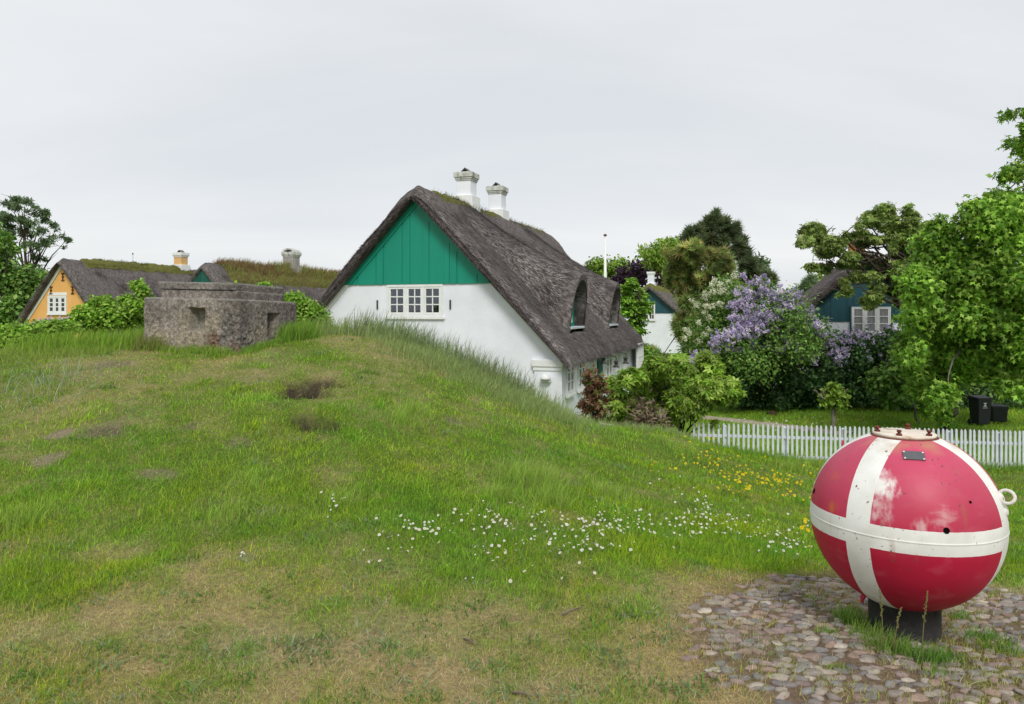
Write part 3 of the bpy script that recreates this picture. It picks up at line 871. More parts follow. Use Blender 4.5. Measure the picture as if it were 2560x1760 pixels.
# ---- small white house far behind
(so, saz) = apex_base(1624, 722, 60.0)
h5 = thing("thatched_house", "distant white house with teal gable top and white chimney behind the layered green tree", "house", so, ROT)
s5, hw5 = .88, 3.2
wall_shell(h5, hw5, saz - s5 * hw5, saz, -2.4, 10, M['lime'])
gb5 = 1.55; hb5 = (saz - gb5) / s5
gable_boards(h5, [(-hb5, gb5), (hb5, gb5), (0, saz)], -.02, M['teal'], pitch=.25)
window(h5, 'gable', -.075, -.55, .45, 1.0, 2.3, 2, 2, 3, M['white'], M['glass'], bar=.05)
roof5, outer5 = thatch_roof(h5, hw5, saz, s5, 10, th=.5, over=.4, y0=-.4, n_straw=5000, fine=.2)
ridge_cap(roof5, outer5, -.4, 10.3, .8, .15, M['moss'])
chimney(roof5, .9, saz + .2, 4.95, .5, .5, M['lime'], M['lime'], M['white'], cover=False)

# ------------------------------------------------------------------ concrete bunker
cx, cy = -3.89, 10.5
bk = thing("concrete_bunker", "low weathered concrete bunker with a stepped slab roof on the grassy mound", "bunker", (cx, cy, 0), ROT)
A_, B_ = 1.70, 1.45          # along -x and +y from the front corner
zb, zt = .6, 1.92
def rrect(a, b, r, step):
    """outline of rounded rectangle from (0,0): x in [-a,0], y in [0,b]; starts at left end of front face"""
    pts = []
    def arc(cx_, cy_, t0):
        k = max(3, int(r * 1.57 / step))
        for i in range(k): t = t0 + i / k * math.pi / 2; pts.append((cx_ + r * math.cos(t), cy_ + r * math.sin(t)))
    def line(p, q):
        k = max(2, int(math.hypot(q[0] - p[0], q[1] - p[1]) / step))
        for i in range(k): pts.append((p[0] + (q[0] - p[0]) * i / k, p[1] + (q[1] - p[1]) * i / k))
    line((-a + r, 0), (-r, 0)); arc(-r, r, -math.pi / 2)
    line((0, r), (0, b - r)); arc(-r, b - r, 0)
    line((-r, b), (-a + r, b)); arc(-a + r, b - r, math.pi / 2)
    line((-a, b - r), (-a, r)); arc(-a + r, r, math.pi)
    return np.array(pts)
def block(name, root, a, b, r, z0, z1, dx, dy, step=.014, rec=True, tilt=0.0, amp=.012, edge=.035, base=(.32, .285, .255)):
    o = rrect(a, b, r, step)
    n = len(o)
    tn = np.roll(o, -1, 0) - np.roll(o, 1, 0); tn /= np.linalg.norm(tn, axis=1, keepdims=True)
    nr = np.stack([tn[:, 1], -tn[:, 0]], 1)
    zs = np.concatenate([np.arange(z0, z1 - edge, step), z1 - edge + edge * np.sin(np.linspace(0, math.pi / 2, 6))])
    inset = np.concatenate([np.zeros(len(zs) - 6), edge * (1 - np.cos(np.linspace(0, math.pi / 2, 6)))])
    ZZ, XX = np.meshgrid(zs, o[:, 0], indexing='ij'); YY = np.meshgrid(zs, o[:, 1], indexing='ij')[1]
    nX, nY = nr[:, 0][None, :], nr[:, 1][None, :]
    ins = inset[:, None]
    pebble = vnoise(XX * 38, YY * 38, ZZ * 38, seed=51) ** 2
    rough = fbm(XX * 3, YY * 3, ZZ * 3, seed=52)
    ero = np.zeros_like(XX)
    recm = np.zeros_like(XX); dark = np.zeros_like(XX)
    disp = (fbm(XX * 6, YY * 6, ZZ * 6, seed=53) - .5) * .022 + pebble * amp
    if rec:
        front = (YY < .05)
        q = np.sqrt(((XX + .33 + (ZZ - 1.35) * -.75) / .26) ** 2) + (rough - .5) * 1.4
        ero = front * (1 - sstep(.4, 1.1, q)) * (1 - sstep(1.62, 1.8, ZZ))
        ero = np.maximum(ero, ((XX > -.12) & (YY < .35)) * (1 - sstep(1.45, 1.75, ZZ + rough * .2)) * .8)
        disp += ero * (-.03 + .045 * vnoise(XX * 30, YY * 30, ZZ * 30, seed=54))
        w1 = (rough - .5) * .05
        recm = front * sstep(.0, .02, .145 - np.abs(XX + .715) + w1) * sstep(0, .02, .175 - np.abs(ZZ - 1.605) + w1)
        side = (XX > -.05)
        slot = side * sstep(0, .016, .095 - np.abs(YY - .775)) * sstep(0, .016, .165 - np.abs(ZZ - 1.55))
        splay = side * sstep(0, .016, .13 - np.abs(YY - .80)) * sstep(0, .016, .18 - np.abs(ZZ - 1.555))
        disp = disp * (1 - .8 * recm) - recm * .20 - slot * 1.1 - splay * .05
        dark = slot
    Xo, Yo = XX + nX * (disp - ins), YY + nY * (disp - ins)
    Zo = ZZ + tilt * (XX + YY)
    g = fbm(XX * 1.6, YY * 1.6, ZZ * 1.6, seed=55)
    spk = vnoise(XX * 60, YY * 60, ZZ * 60, seed=56)
    cols = np.array(base) * (.25 + 1.25 * g[..., None]) * (.75 + .5 * spk[..., None])
    tan = np.array([.44, .38, .28]) * (.7 + .5 * spk[..., None])
    cols = cols + (tan - cols) * (sstep(.48, .62, fbm(XX * 2.2 + 7, YY * 2.2, ZZ * 1.2, seed=57)) * (1 - sstep(1.5, 1.85, ZZ)))[..., None] * .75
    cols = cols + (np.array([.30, .28, .25]) * (.4 + 1.0 * spk[..., None]) - cols) * ero[..., None] * .8
    stain_shade = sstep(.50, .64, fbm(XX * 1.3 + 3, YY * 1.3 + 1, ZZ * .9, seed=60)) * .45 + .20 * (XX > -.04) * (YY > .05)  # weather stains, plus shade painted over the whole right face
    cols = cols + (np.array([.15, .125, .125]) * (.5 + spk[..., None]) - cols) * np.clip(stain_shade, 0, .8)[..., None] * (1 - recm)[..., None]
    cols = cols * (.62 + .76 * vnoise(XX * 26, YY * 26, ZZ * 26, seed=63))[..., None]
    cols = cols + (np.array([.24, .12, .08]) - cols) * (ero * sstep(.58, .66, fbm(XX * 5, YY * 5, ZZ * 5, seed=58)))[..., None] * .7
    cols = cols + (np.array([.40, .40, .34]) - cols) * recm[..., None] * .8
    cols = cols + (np.array([.30, .30, .26]) - cols) * (sstep(z1 - .05, z1 - .01, ZZ) * .5)[..., None]
    V = np.stack([Xo, Yo, Zo], -1).reshape(-1, 3); C_ = cols.reshape(-1, 3)
    m = len(zs)
    id_ = np.arange(m * n).reshape(m, n)
    r_ = np.roll(id_, -1, 1)
    Q = np.stack([id_[:-1], r_[:-1], r_[1:], id_[1:]], -1).reshape(-1, 4)
    # top cap: rings shrinking to the middle
    ring = V[-n:]; cen = ring.mean(0)
    ks = np.linspace(0, 1, 14)[1:]
    Vt = np.concatenate([ring + (cen - ring) * k + np.stack([np.zeros(n), np.zeros(n), (fbm(ring[:, 0] * 9 * (1 - k), ring[:, 1] * 9 * (1 - k), seed=59) - .5) * .03 * min(1, k * 5)], 1) for k in ks])
    base_i = (m - 1) * n
    idt = np.concatenate([np.arange(base_i, base_i + n)[None], np.arange(m * n, m * n + len(Vt)).reshape(len(ks), n)])
    rt = np.roll(idt, -1, 1)
    Qt = np.stack([idt[:-1], rt[:-1], rt[1:], idt[1:]], -1).reshape(-1, 4)
    Ct = np.tile(np.array([[.30, .29, .25]]), (len(Vt), 1)) * (.6 + .6 * rng.random((len(Vt), 1)))
    VV = np.concatenate([V, Vt]); VV[:, 0] += dx; VV[:, 1] += dy
    return link(name, np_mesh(name, VV, [Q, Qt], col=np.concatenate([C_, Ct]), smooth=True), M['concrete'], root)
block("body", bk, A_, B_, .06, zb, zt, 0, 0, tilt=-.022)
block("upper_tier", bk, A_ - .34, B_ - .30, .05, zt - .1, zt + .125, -.14, .15, step=.02, rec=False, tilt=-.025, edge=.02)
block("roof_slab", bk, A_ - .30, B_ - .26, .04, zt + .13, zt + .235, -.16, .13, step=.02, rec=False, tilt=-.026, edge=.03, base=(.26, .235, .22))

# ------------------------------------------------------------------ sea mine
MC = Vector((2.247, 4.24, .565)); MR = .5
mgz = -.095
mine = thing("sea_mine", "old round sea mine painted red with white cross bands on a black drum", "sea mine", (MC.x, MC.y, mgz))
loc0 = Vector((MC.x, MC.y, mgz))
vd = Vector((MC.x, MC.y, 0)).normalized(); rt_ = Vector((vd.y, -vd.x, 0))
def mdir(phi, el):
    p, e = R_(phi), R_(el)
    return (rt_ * math.sin(p) - vd * math.cos(p)) * math.cos(e) + Vector((0, 0, math.sin(e)))
mz = MC.z - mgz
BANDS = (-91, -26.5, 73)
m = bpy.data.materials.new("faded red and white marine paint"); n, l = nt(m)
out = n.new("ShaderNodeOutputMaterial"); pb = n.new("ShaderNodeBsdfPrincipled"); l.new(pb.outputs[0], out.inputs[0])
tc = n.new("ShaderNodeTexCoord"); gp = n.new("ShaderNodeVectorMath"); gp.operation = 'SUBTRACT'
l.new(tc.outputs["Object"], gp.inputs[0]); gp.inputs[1].default_value = (0, 0, mz)
pos = gp.outputs[0]
def mth(op, a, b=0.0, c=None):
    q = n.new("ShaderNodeMath"); q.operation = op
    for i, v in enumerate((a, b, c)):
        if v is None: continue
        if isinstance(v, (int, float)): q.inputs[i].default_value = v
        else: l.new(v, q.inputs[i])
    return q.outputs[0]
def dot(v):
    q = n.new("ShaderNodeVectorMath"); q.operation = 'DOT_PRODUCT'; l.new(pos, q.inputs[0]); q.inputs[1].default_value = v; return q.outputs["Value"]
def nz(sc, det=4, st=(1, 1, 1)):
    mp = n.new("ShaderNodeMapping"); mp.inputs["Scale"].default_value = st; l.new(pos, mp.inputs[0])
    t = n.new("ShaderNodeTexNoise"); t.inputs["Scale"].default_value = sc; t.inputs["Detail"].default_value = det; l.new(mp.outputs[0], t.inputs["Vector"]); return t.outputs["Fac"]
def rmp(v, a, b):
    q = n.new("ShaderNodeMapRange"); q.inputs["From Min"].default_value = a; q.inputs["From Max"].default_value = b; l.new(v, q.inputs["Value"]); return q.outputs[0]
def cmix(f, a, b):
    x = n.new("ShaderNodeMix"); x.data_type = 'RGBA'
    for k, v in (("Factor", f), ("A", a), ("B", b)):
        if isinstance(v, tuple): x.inputs[k].default_value = (*v, 1)
        elif isinstance(v, float): x.inputs[k].default_value = v
        else: l.new(v, x.inputs[k])
    return x.outputs["Result"]
edge = mth('MULTIPLY', mth('SUBTRACT', nz(30, 3), .5), .004)
BW = .066
mask = mth('LESS_THAN', mth('ABSOLUTE', mth('ADD', dot((0, 0, 1)), edge)), BW * .95)
for ph in BANDS:
    a = mdir(ph, 0); b = Vector((0, 0, 1)).cross(a)
    k = mth('MULTIPLY', mth('LESS_THAN', mth('ABSOLUTE', mth('ADD', dot(tuple(b)), edge)), BW), mth('GREATER_THAN', dot(tuple(a)), 0.0))
    mask = mth('MAXIMUM', mask, k)
def blob(phi, el, r0, r1, amp, sc):
    c = mdir(phi, el) * MR
    q = n.new("ShaderNodeVectorMath"); q.operation = 'DISTANCE'; l.new(pos, q.inputs[0]); q.inputs[1].default_value = c
    return mth('SUBTRACT', 1.0, rmp(mth('ADD', q.outputs["Value"], mth('MULTIPLY', mth('SUBTRACT', nz(sc, 5, (1, 1, .35)), .5), amp)), r0, r1))
ragged = rmp(nz(34, 6, (1, 1, .5)), .38, .58)
scuff = mth('MULTIPLY', blob(-15.5, 31, .04, .105, .11, 30), mth('MAXIMUM', ragged, mth('MULTIPLY', blob(-17, 31, .02, .09, .10, 30), .95)))
scuff = mth('MAXIMUM', scuff, mth('MULTIPLY', mth('MULTIPLY', blob(-16, 17, .03, .11, .11, 40), ragged), .45))
scuff = mth('MAXIMUM', scuff, mth('MULTIPLY', mth('MULTIPLY', blob(22, 15, .02, .085, .08, 34), rmp(nz(22, 5, (.6, .6, 1.4)), .45, .65)), .28))
scuff = mth('MAXIMUM', scuff, mth('MULTIPLY', mth('MULTIPLY', blob(10, 9, .01, .06, .06, 44), ragged), .4))
red = cmix(rmp(nz(3.0, 5), .35, .7), (.44, .010, .045), (.36, .006, .028))
red = cmix(mth('MULTIPLY', rmp(nz(6, 6, (1, 1, 2)), .55, .75), .25), red, (.55, .16, .20))
# sky sheen painted into the upper half as pale pink, underside stays deep red
sky_sheen = mth('MULTIPLY', rmp(mth('ADD', dot((0, 0, 1)), mth('MULTIPLY', mth('SUBTRACT', nz(4, 4), .5), .3)), -.12, .40), .48)
red = cmix(sky_sheen, red, (.60, .115, .21))
orange = mth('MAXIMUM', mth('MULTIPLY', blob(-46, 11, .0, .045, .07, 40), .8), mth('MULTIPLY', blob(-52, 30, .0, .05, .08, 30), .35))
red = cmix(orange, red, (.55, .13, .03))
wht = cmix(rmp(nz(7, 5), .4, .75), (.78, .79, .76), (.66, .66, .61))
wht = cmix(mth('MULTIPLY', rmp(nz(60, 2), .70, .74), .8), wht, (.25, .22, .20))
stain = mth('MULTIPLY', mth('SUBTRACT', 1.0, rmp(mth('ABSOLUTE', mth('SUBTRACT', dot((0, 0, 1)), .45)), .0, .05)), rmp(nz(9, 4, (1, 1, .4)), .45, .65))
col_ = cmix(mth('MAXIMUM', mask, scuff), red, wht)
col_ = cmix(mth('MULTIPLY', stain, .6), col_, (.42, .25, .12))
col_ = cmix(mth('MULTIPLY', rmp(nz(45, 2), .735, .75), .9), col_, (.06, .04, .04))
drip = mth('MULTIPLY', mth('MULTIPLY', rmp(nz(16, 5, (1, 1, .10)), .60, .72), rmp(nz(5, 4), .45, .6)), .38)
col_ = cmix(drip, col_, (.30, .12, .06))
chip = mth('MULTIPLY', mth('MULTIPLY', rmp(nz(38, 6), .655, .675), rmp(nz(4.5, 3), .48, .60)), .9)
col_ = cmix(chip, col_, (.14, .055, .035))
l.new(col_, pb.inputs["Base Color"]); l.new(rmp(nz(5, 4), .2, .8), pb.inputs["Roughness"])
pb.inputs["Specular IOR Level"].default_value = .35
rr = n.new("ShaderNodeMapRange"); rr.inputs["To Min"].default_value = .38; rr.inputs["To Max"].default_value = .6; l.new(nz(5, 4), rr.inputs["Value"]); l.new(rr.outputs[0], pb.inputs["Roughness"])
bp = n.new("ShaderNodeBump"); bp.inputs["Strength"].default_value = .12; bp.inputs["Distance"].default_value = .01; l.new(nz(18, 5), bp.inputs["Height"]); l.new(bp.outputs[0], pb.inputs["Normal"])
M['mine'] = m
sh = MB()
prof = []
for k in range(1, 97):
    e = -math.pi / 2 + math.pi * k / 97
    r, z = MR * math.cos(e), MR * math.sin(e)
    prof.append((r + (.0025 * math.exp(-(z / .006) ** 2)), z))
    if abs(z) < .02:
        pass
zz_extra = [(math.sqrt(MR ** 2 - z * z) + .0028 * max(0, 1 - abs(z) / .006), z) for z in (-.009, -.006, -.003, 0, .003, .006, .009)]
prof = sorted([p for p in prof if abs(p[1]) > .012] + zz_extra, key=lambda p: p[1])
prof = [p for p in prof if p[1] < .472]
sh.lathe(prof, (0, 0, mz), 128)
sh.build("shell", M['mine'], mine)
M['rustred'] = mat("rusty red paint", (.20, .03, .025), (.10, .03, .02), 20, .7, .3, bump=.4, bscale=60)
M['platewhite'] = mat("rust stained cream paint", (.74, .70, .60), (.62, .50, .40), 9, .6, .3, c3=(.30, .13, .06), scale3=8, lo3=.58, hi3=.7, bump=.2)
fl = MB(); fl.lathe([(.10, .452), (.172, .452), (.176, .456), (.176, .468), (.172, .472), (.10, .472)], (0, 0, mz), 64); hatch = fl.build("hatch", M['rustred'], mine)
fp = MB(); fp.lathe([(.12, .470), (.163, .472), (.165, .486), (.160, .4895), (.002, .4895)], (0, 0, mz), 64); fp.build("hatch_lid", M['platewhite'], hatch)
for ph in (-75, -10, 60, 172):
    a = mdir(ph, 0) * .142
    b = MB(); b.lathe([(.018, .49), (.017, .500), (.009, .501), (.009, .508), (.0135, .509), (.0135, .520), (.002, .521)], (a.x, a.y, mz), 6); b.build("bolt", M['rustred'], hatch)
# name plate
pc_ = mdir(9, 54.5); e1 = mdir(99, 0); e2 = pc_.cross(e1)
if e2.z < 0: e2 = -e2
pg = np.zeros((11, 5, 3)); pg2 = pg.copy()
for i in range(11):
    for j in range(5):
        u, v = (i - 5) / 5 * .052, (j - 2) / 2 * .030
        q = (pc_ * MR + e1 * u + e2 * v).normalized()
        pg[i, j] = Vector((0, 0, mz)) + q * (MR + .007); pg2[i, j] = Vector((0, 0, mz)) + q * (MR - .002)
np_ = MB().grid(pg).grid(pg2, flip=True)
for a, b in ((pg[0], pg2[0]), (pg[-1], pg2[-1]), (pg[:, 0], pg2[:, 0]), (pg[:, -1], pg2[:, -1])): np_.grid(np.stack([a, b]), False)
M['plate'] = mat("dark grey engraved plate", (.10, .105, .115), (.085, .09, .10), 20, .5, .4)
M['steel'] = mat("bright screw heads", (.7, .7, .68), rough=.4, metal=.6)
pl = np_.build("name_plate", M['plate'], mine)
for su in (-1, 1):
    for sv in (-1, 1):
        q = (pc_ * MR + e1 * su * .045 + e2 * sv * .023).normalized()
        b = MB(); b.lathe([(.006, 0), (.0055, .003), (.003, .005), (.0005, .0055)], Vector((0, 0, mz)) + q * (MR + .006), 12, q); b.build("screw", M['steel'], pl)
# lifting eye on the right, lugs, holes
M['hole'] = mat("dark hole", (.006, .005, .005), rough=1.0, spec=0)  # near-black discs paint the shade inside the bolt holes
M['eyepaint'] = mat("chipped white and red paint", (.72, .71, .67), (.66, .62, .58), 14, .6, .3, c3=(.25, .05, .05), scale3=22, lo3=.56, hi3=.62, bump=.4, bscale=60)
eb = mdir(78, 22)
ec = Vector((0, 0, mz)) + eb * (MR + .030); ax1 = eb; ax2 = (eb.cross(vd) * .85 + vd * .45).normalized()
ring = [ec + ax1 * math.cos(t) * .036 + ax2 * math.sin(t) * .036 for t in np.linspace(0, 2 * math.pi, 29)]
e_ = MB().tube(ring, .0088, 10, cap=False)
eye = e_.build("lifting_eye", M['eyepaint'], mine)
w_ = MB().lathe([(.038, -.012), (.034, .004), (.022, .016), (.002, .020)], Vector((0, 0, mz)) + eb * (MR - .002), 18, eb); w_.build("weld_pad", M['eyepaint'], eye)
w_ = MB().lathe([(.034, -.012), (.03, .004), (.018, .013), (.002, .016)], Vector((0, 0, mz)) + mdir(80, 14) * (MR - .002), 18, mdir(80, 14)); w_.build("weld_pad", M['eyepaint'], eye)
M['lugred'] = mat("faded red lug", (.46, .06, .10), (.40, .03, .06), 12, .55, .3)
for (ph, el, a, b) in ((-118, 44, .032, .010), (-60, -62, .025, .016)):
    q = mdir(ph, el); g = MB(); bc = Vector((0, 0, mz)) + q * MR
    g.tube([bc - q * .01, bc + q * a], [b, b * .8], 10); g.tube([bc + q * a * .9 - Vector((0, 0, .02)), bc + q * a * .9 + Vector((0, 0, .02))], b * .6, 8); g.build("lug", M['lugred'], mine)
for (ph, el, r) in ((22.5, 8.2, .013), (-75, 14.5, .013), (41, 24, .006)):
    q = mdir(ph, el); g = MB().lathe([(r * 1.25, -.002), (r * 1.2, .0022), (r * .95, .0024), (r * .9, .0008), (.0005, .0006)], Vector((0, 0, mz)) + q * MR, 16, q); g.build("bolt_hole", M['hole'], mine)
st = MB().lathe([(.190, -.06), (.192, .0), (.187, .004), (.187, .185), (.192, .19), (.192, .215), (.16, .225)], (0, 0, 0), 40); st.build("stand", M['standblack'], mine)

# ------------------------------------------------------------------ cobbled patch round the mine
def ico(sub=2):
    import bmesh
    bm = bmesh.new(); bmesh.ops.create_icosphere(bm, subdivisions=sub, radius=1)
    bm.verts.ensure_lookup_table()
    v = np.array([x.co[:] for x in bm.verts]); f = np.array([[q.index for q in x.verts] for x in bm.faces]); bm.free(); return v, f
IV, IF = ico(2)
sx, sy = np.meshgrid(np.arange(.6, 4.6, .079), np.arange(1.5, 5.3, .066), indexing='ij')
sx = sx + (np.arange(sx.shape[1]) % 2) * .041
sx = (sx + rng.normal(0, .016, sx.shape)).ravel(); sy = (sy + rng.normal(0, .015, sy.shape)).ravel()
keep = (paving(sx, sy) > .25 + .65 * rng.random(len(sx))) & (np.hypot(sx - MC.x, sy - MC.y) > .21) & (rng.random(len(sx)) > .05)
sx, sy = sx[keep], sy[keep]; k = len(sx)
a = rng.normal(0.12, .38, k)
ra, rb, rc = .031 + .019 * rng.random(k), .019 + .013 * rng.random(k), .010 + .006 * rng.random(k)
big = rng.random(k) < .2; ra[big] *= 1.3; rb[big] *= 1.3
sz = ground_z(sx, sy) - rc * .30 + .004 * rng.random(k)
U = IV[None] * (1 + .36 * (vnoise(IV[None, :, 0] * 1.6 + sx[:, None] * 31, IV[None, :, 1] * 1.6 + sy[:, None] * 17, IV[None, :, 2] * 1.6 + np.zeros((k, 1)), seed=61)[..., None] - .5) * 2)
U[..., 2] = np.sign(U[..., 2]) * np.abs(U[..., 2]) ** .55
X = U[..., 0] * ra[:, None]; Y = U[..., 1] * rb[:, None]; Z = U[..., 2] * rc[:, None]
tx, ty = rng.normal(0, .09, k)[:, None], rng.normal(0, .09, k)[:, None]
ca, sa = np.cos(a)[:, None], np.sin(a)[:, None]
V = np.stack([X * ca - Y * sa + sx[:, None], X * sa + Y * ca + sy[:, None], Z + X * tx + Y * ty + sz[:, None]], -1).reshape(-1, 3)
pal = np.array([[.30, .28, .265], [.26, .265, .27], [.35, .325, .295], [.33, .26, .225], [.21, .20, .205], [.45, .43, .39], [.29, .235, .23], [.32, .305, .265]])
sc_ = pal[rng.choice(len(pal), k, p=(.2, .15, .16, .13, .1, .07, .12, .07))] * (.76 + .32 * rng.random((k, 1))) * np.array([[1.04, .97, .90]])
Fs_ = (IF[None] + (np.arange(k) * len(IV))[:, None, None]).reshape(-1, 3)
cob = tag(link("cobblestone_paving", np_mesh("cobblestone_paving", V, [Fs_], col=np.repeat(sc_, len(IV), 0), smooth=True), M['stone']), kind="structure")

# ------------------------------------------------------------------ grass
def blades(x, y, z, hgt, wid, col, lean=.45, segs=2, wind=(.25, .05), curl=.6):
    k = len(x)
    ang = rng.random(k) * 2 * math.pi
    dx, dy = np.cos(ang), np.sin(ang)
    ln = np.abs(rng.normal(0, lean, k))
    bx, by = dx * ln + wind[0], dy * ln + wind[1]
    pa = rng.random(k) * 2 * math.pi
    sxv, syv = np.cos(pa), np.sin(pa)
    rows = []
    for i in range(segs):
        t = i / segs
        w = wid * (1 - .45 * t) / 2
        ox, oy = bx * hgt * (t * (1 - curl) + t * t * curl), by * hgt * (t * (1 - curl) + t * t * curl)
        oz = hgt * (t - .22 * t * t * np.minimum(ln, 1.2))
        rows.append(np.stack([x + ox - sxv * w, y + oy - syv * w, z + oz], -1)); rows.append(np.stack([x + ox + sxv * w, y + oy + syv * w, z + oz], -1))
    rows.append(np.stack([x + bx * hgt, y + by * hgt, z + hgt * (1 - .22 * np.minimum(ln, 1.2))], -1))
    V = np.stack(rows, 1); m_ = V.shape[1]
    base = (np.arange(k) * m_)[:, None]
    q = [base + np.array([[2 * i, 2 * i + 1, 2 * i + 3, 2 * i + 2]]) for i in range(segs - 1)]
    tq = base + np.array([[2 * segs - 2, 2 * segs - 1, 2 * segs]])
    return V.reshape(-1, 3), (np.concatenate(q) if q else np.zeros((0, 4), int)), tq, np.repeat(col, m_, 0)

class GrassSet:
    def __init__(s): s.V, s.Q, s.T, s.C, s.n = [], [], [], [], 0
    def add(s, *a, **k):
        V, Q, T, C = blades(*a, **k)
        s.V.append(V); s.Q.append(Q + s.n); s.T.append(T + s.n); s.C.append(C); s.n += len(V)
    def build(s, name, **kw):
        return tag(link(name, np_mesh(name, np.concatenate(s.V), [np.concatenate(s.Q), np.concatenate(s.T)], col=np.concatenate(s.C)), M['grass']), kind="stuff", **kw)

LUSH = np.array([[.215, .43, .020], [.28, .48, .028], [.335, .50, .045], [.145, .33, .022]])
MIDG = np.array([[.375, .47, .065], [.45, .495, .09], [.30, .42, .085], [.48, .46, .13]])
DRYG = np.array([[.60, .47, .27], [.52, .39, .20], [.63, .53, .35], [.50, .31, .17], [.46, .43, .17]])
def grass_col(x, y, d):
    k = len(x); r = rng.random(k)
    lus, mid, dr_ = LUSH[rng.integers(0, 4, k)], MIDG[rng.integers(0, 4, k)], DRYG[rng.integers(0, 5, k)]
    e = d + rng.normal(0, .20, k)
    c = np.where((e < .42)[:, None], lus, np.where((e < .78)[:, None], mid, dr_))
    yel = fbm(x * 1.3, y * 1.3, seed=71); blu = fbm(x * 2.3, y * 2.3, seed=74)
    c = c * (1 + (yel - .5)[:, None] * np.array([[.8, .35, .2]])) * (1 + (blu - .5)[:, None] * np.array([[-.3, .1, 1.2]]))
    return np.clip(c * (.5 + .9 * rng.random((k, 1))), .004, .8)

lawn = GrassSet()
def lawn_pts(n, d0, d1):
    d = 1 / (1 / d0 + (1 / d1 - 1 / d0) * rng.random(n))
    px = -700 + 3960 * rng.random(n)
    return (px - 1280) / F * d, d
bunk_c = Vector((cx, cy, 0)) - EX * A_ / 2 + EY * B_ / 2
def in_bunker(x, y, pad=.0):
    rx, ry = x - cx, y - cy
    u = rx * EX.x + ry * EX.y; v = rx * EY.x + ry * EY.y
    return (u > -A_ - pad) & (u < pad) & (v > -pad) & (v < B_ + pad)
x, y = lawn_pts(790000, 2.35, 15.2)
dr_ = dryness(x, y); ba = spots(x, y)[1]; pvg = paving(x, y)
keep = (rng.random(len(x)) > ba * 1.05) & (rng.random(len(x)) > pvg * .93) & ~in_bunker(x, y, .01) & (rng.random(len(x)) > dr_ * .35)
x, y, dr_, pvg = x[keep], y[keep], dr_[keep], pvg[keep]
hh = (.012 + .034 * (1 - dr_) ** 1.3 * (.6 + .8 * fbm(x * 1.6, y * 1.6, seed=72))) * (.6 + .8 * rng.random(len(x))) * (1 - .4 * pvg) * np.where(y > 8, 1.25, 1)
ww = np.maximum(.0022, y * .00056) * (.7 + .6 * rng.random(len(x)))
lawn.add(x, y, ground_z(x, y) - .004, hh, ww, grass_col(x, y, dr_), lean=.85, wind=(.08, 0))
# lusher tufts
x0, y0 = lawn_pts(3300, 3.2, 15)
ok = (dryness(x0, y0) < .42) & (spots(x0, y0)[1] < .2) & (paving(x0, y0) < .1) & ~in_bunker(x0, y0, .05)
x0, y0 = x0[ok], y0[ok]
rep = 46
rad = .05 + .10 * rng.random(len(x0)); th_ = .045 + .07 * rng.random(len(x0)) ** 2
x = np.repeat(x0, rep) + rng.normal(0, 1, len(x0) * rep) * np.repeat(rad, rep); y = np.repeat(y0, rep) + rng.normal(0, 1, len(x0) * rep) * np.repeat(rad, rep)
hh = np.repeat(th_, rep) * (.5 + .7 * rng.random(len(x)))
tone = np.repeat(.6 + .7 * rng.random(len(x0)), rep)[:, None]
keep = ~in_bunker(x, y, .01)
lawn.add(x[keep], y[keep], ground_z(x, y)[keep] - .004, hh[keep], (np.maximum(.003, y * .00065))[keep], (grass_col(x, y, np.full(len(x), .16)) * tone)[keep], lean=.7, wind=(.1, 0))
# dry litter lying flat in the foreground and on bare spots
x, y = lawn_pts(140000, 2.35, 12)
dr_ = np.maximum(dryness(x, y), spots(x, y)[1] * .8)
keep = (rng.random(len(x)) < dr_ * .9) & (paving(x, y) < .6)
x, y = x[keep], y[keep]
lawn.add(x, y, ground_z(x, y) + .002, (.012 + .026 * rng.random(len(x))), np.maximum(.0020, y * .00045), DRYG[rng.integers(0, 5, len(x))] * (.7 + .7 * rng.random((len(x), 1))), lean=1.8, wind=(0, 0))
# low broad leaved weeds between the blades
x0, y0 = lawn_pts(660, 2.6, 12); ok = (paving(x0, y0) < .2) & ~in_bunker(x0, y0, .05) & (spots(x0, y0)[1] < .6); x0, y0 = x0[ok], y0[ok]
rep = 26
x = np.repeat(x0, rep) + rng.normal(0, .055, len(x0) * rep); y = np.repeat(y0, rep) + rng.normal(0, .055, len(x0) * rep)
tint_ = np.repeat(np.array([[.20, .29, .12], [.15, .27, .05], [.26, .30, .16], [.12, .22, .05]])[rng.integers(0, 4, len(x0))], rep, 0)
lawn.add(x, y, ground_z(x, y) + .006, .022 + .02 * rng.random(len(x)), np.maximum(.010, y * .0016), tint_ * (.7 + .6 * rng.random((len(x), 1))), lean=1.3, wind=(0, 0))
# garden lawn beyond the fence
n_ = 90000
y = 15 + 13 * rng.random(n_) ** 1.2; px = 1560 + 1150 * rng.random(n_); x = (px - 1280) / F * y
pth = np.interp(x, PATHX, PATHY); ok = np.abs(y - pth) > .42; x, y = x[ok], y[ok]; n_ = len(x)
lawn.add(x, y, ground_z(x, y) - .01, .06 + .06 * rng.random(n_), .016 * np.ones(n_), grass_col(x, y, np.full(n_, .12) + .3 * (fbm(x * .7, y * .7, seed=77) - .4)), lean=.6)
lawn.build("lawn_grass")

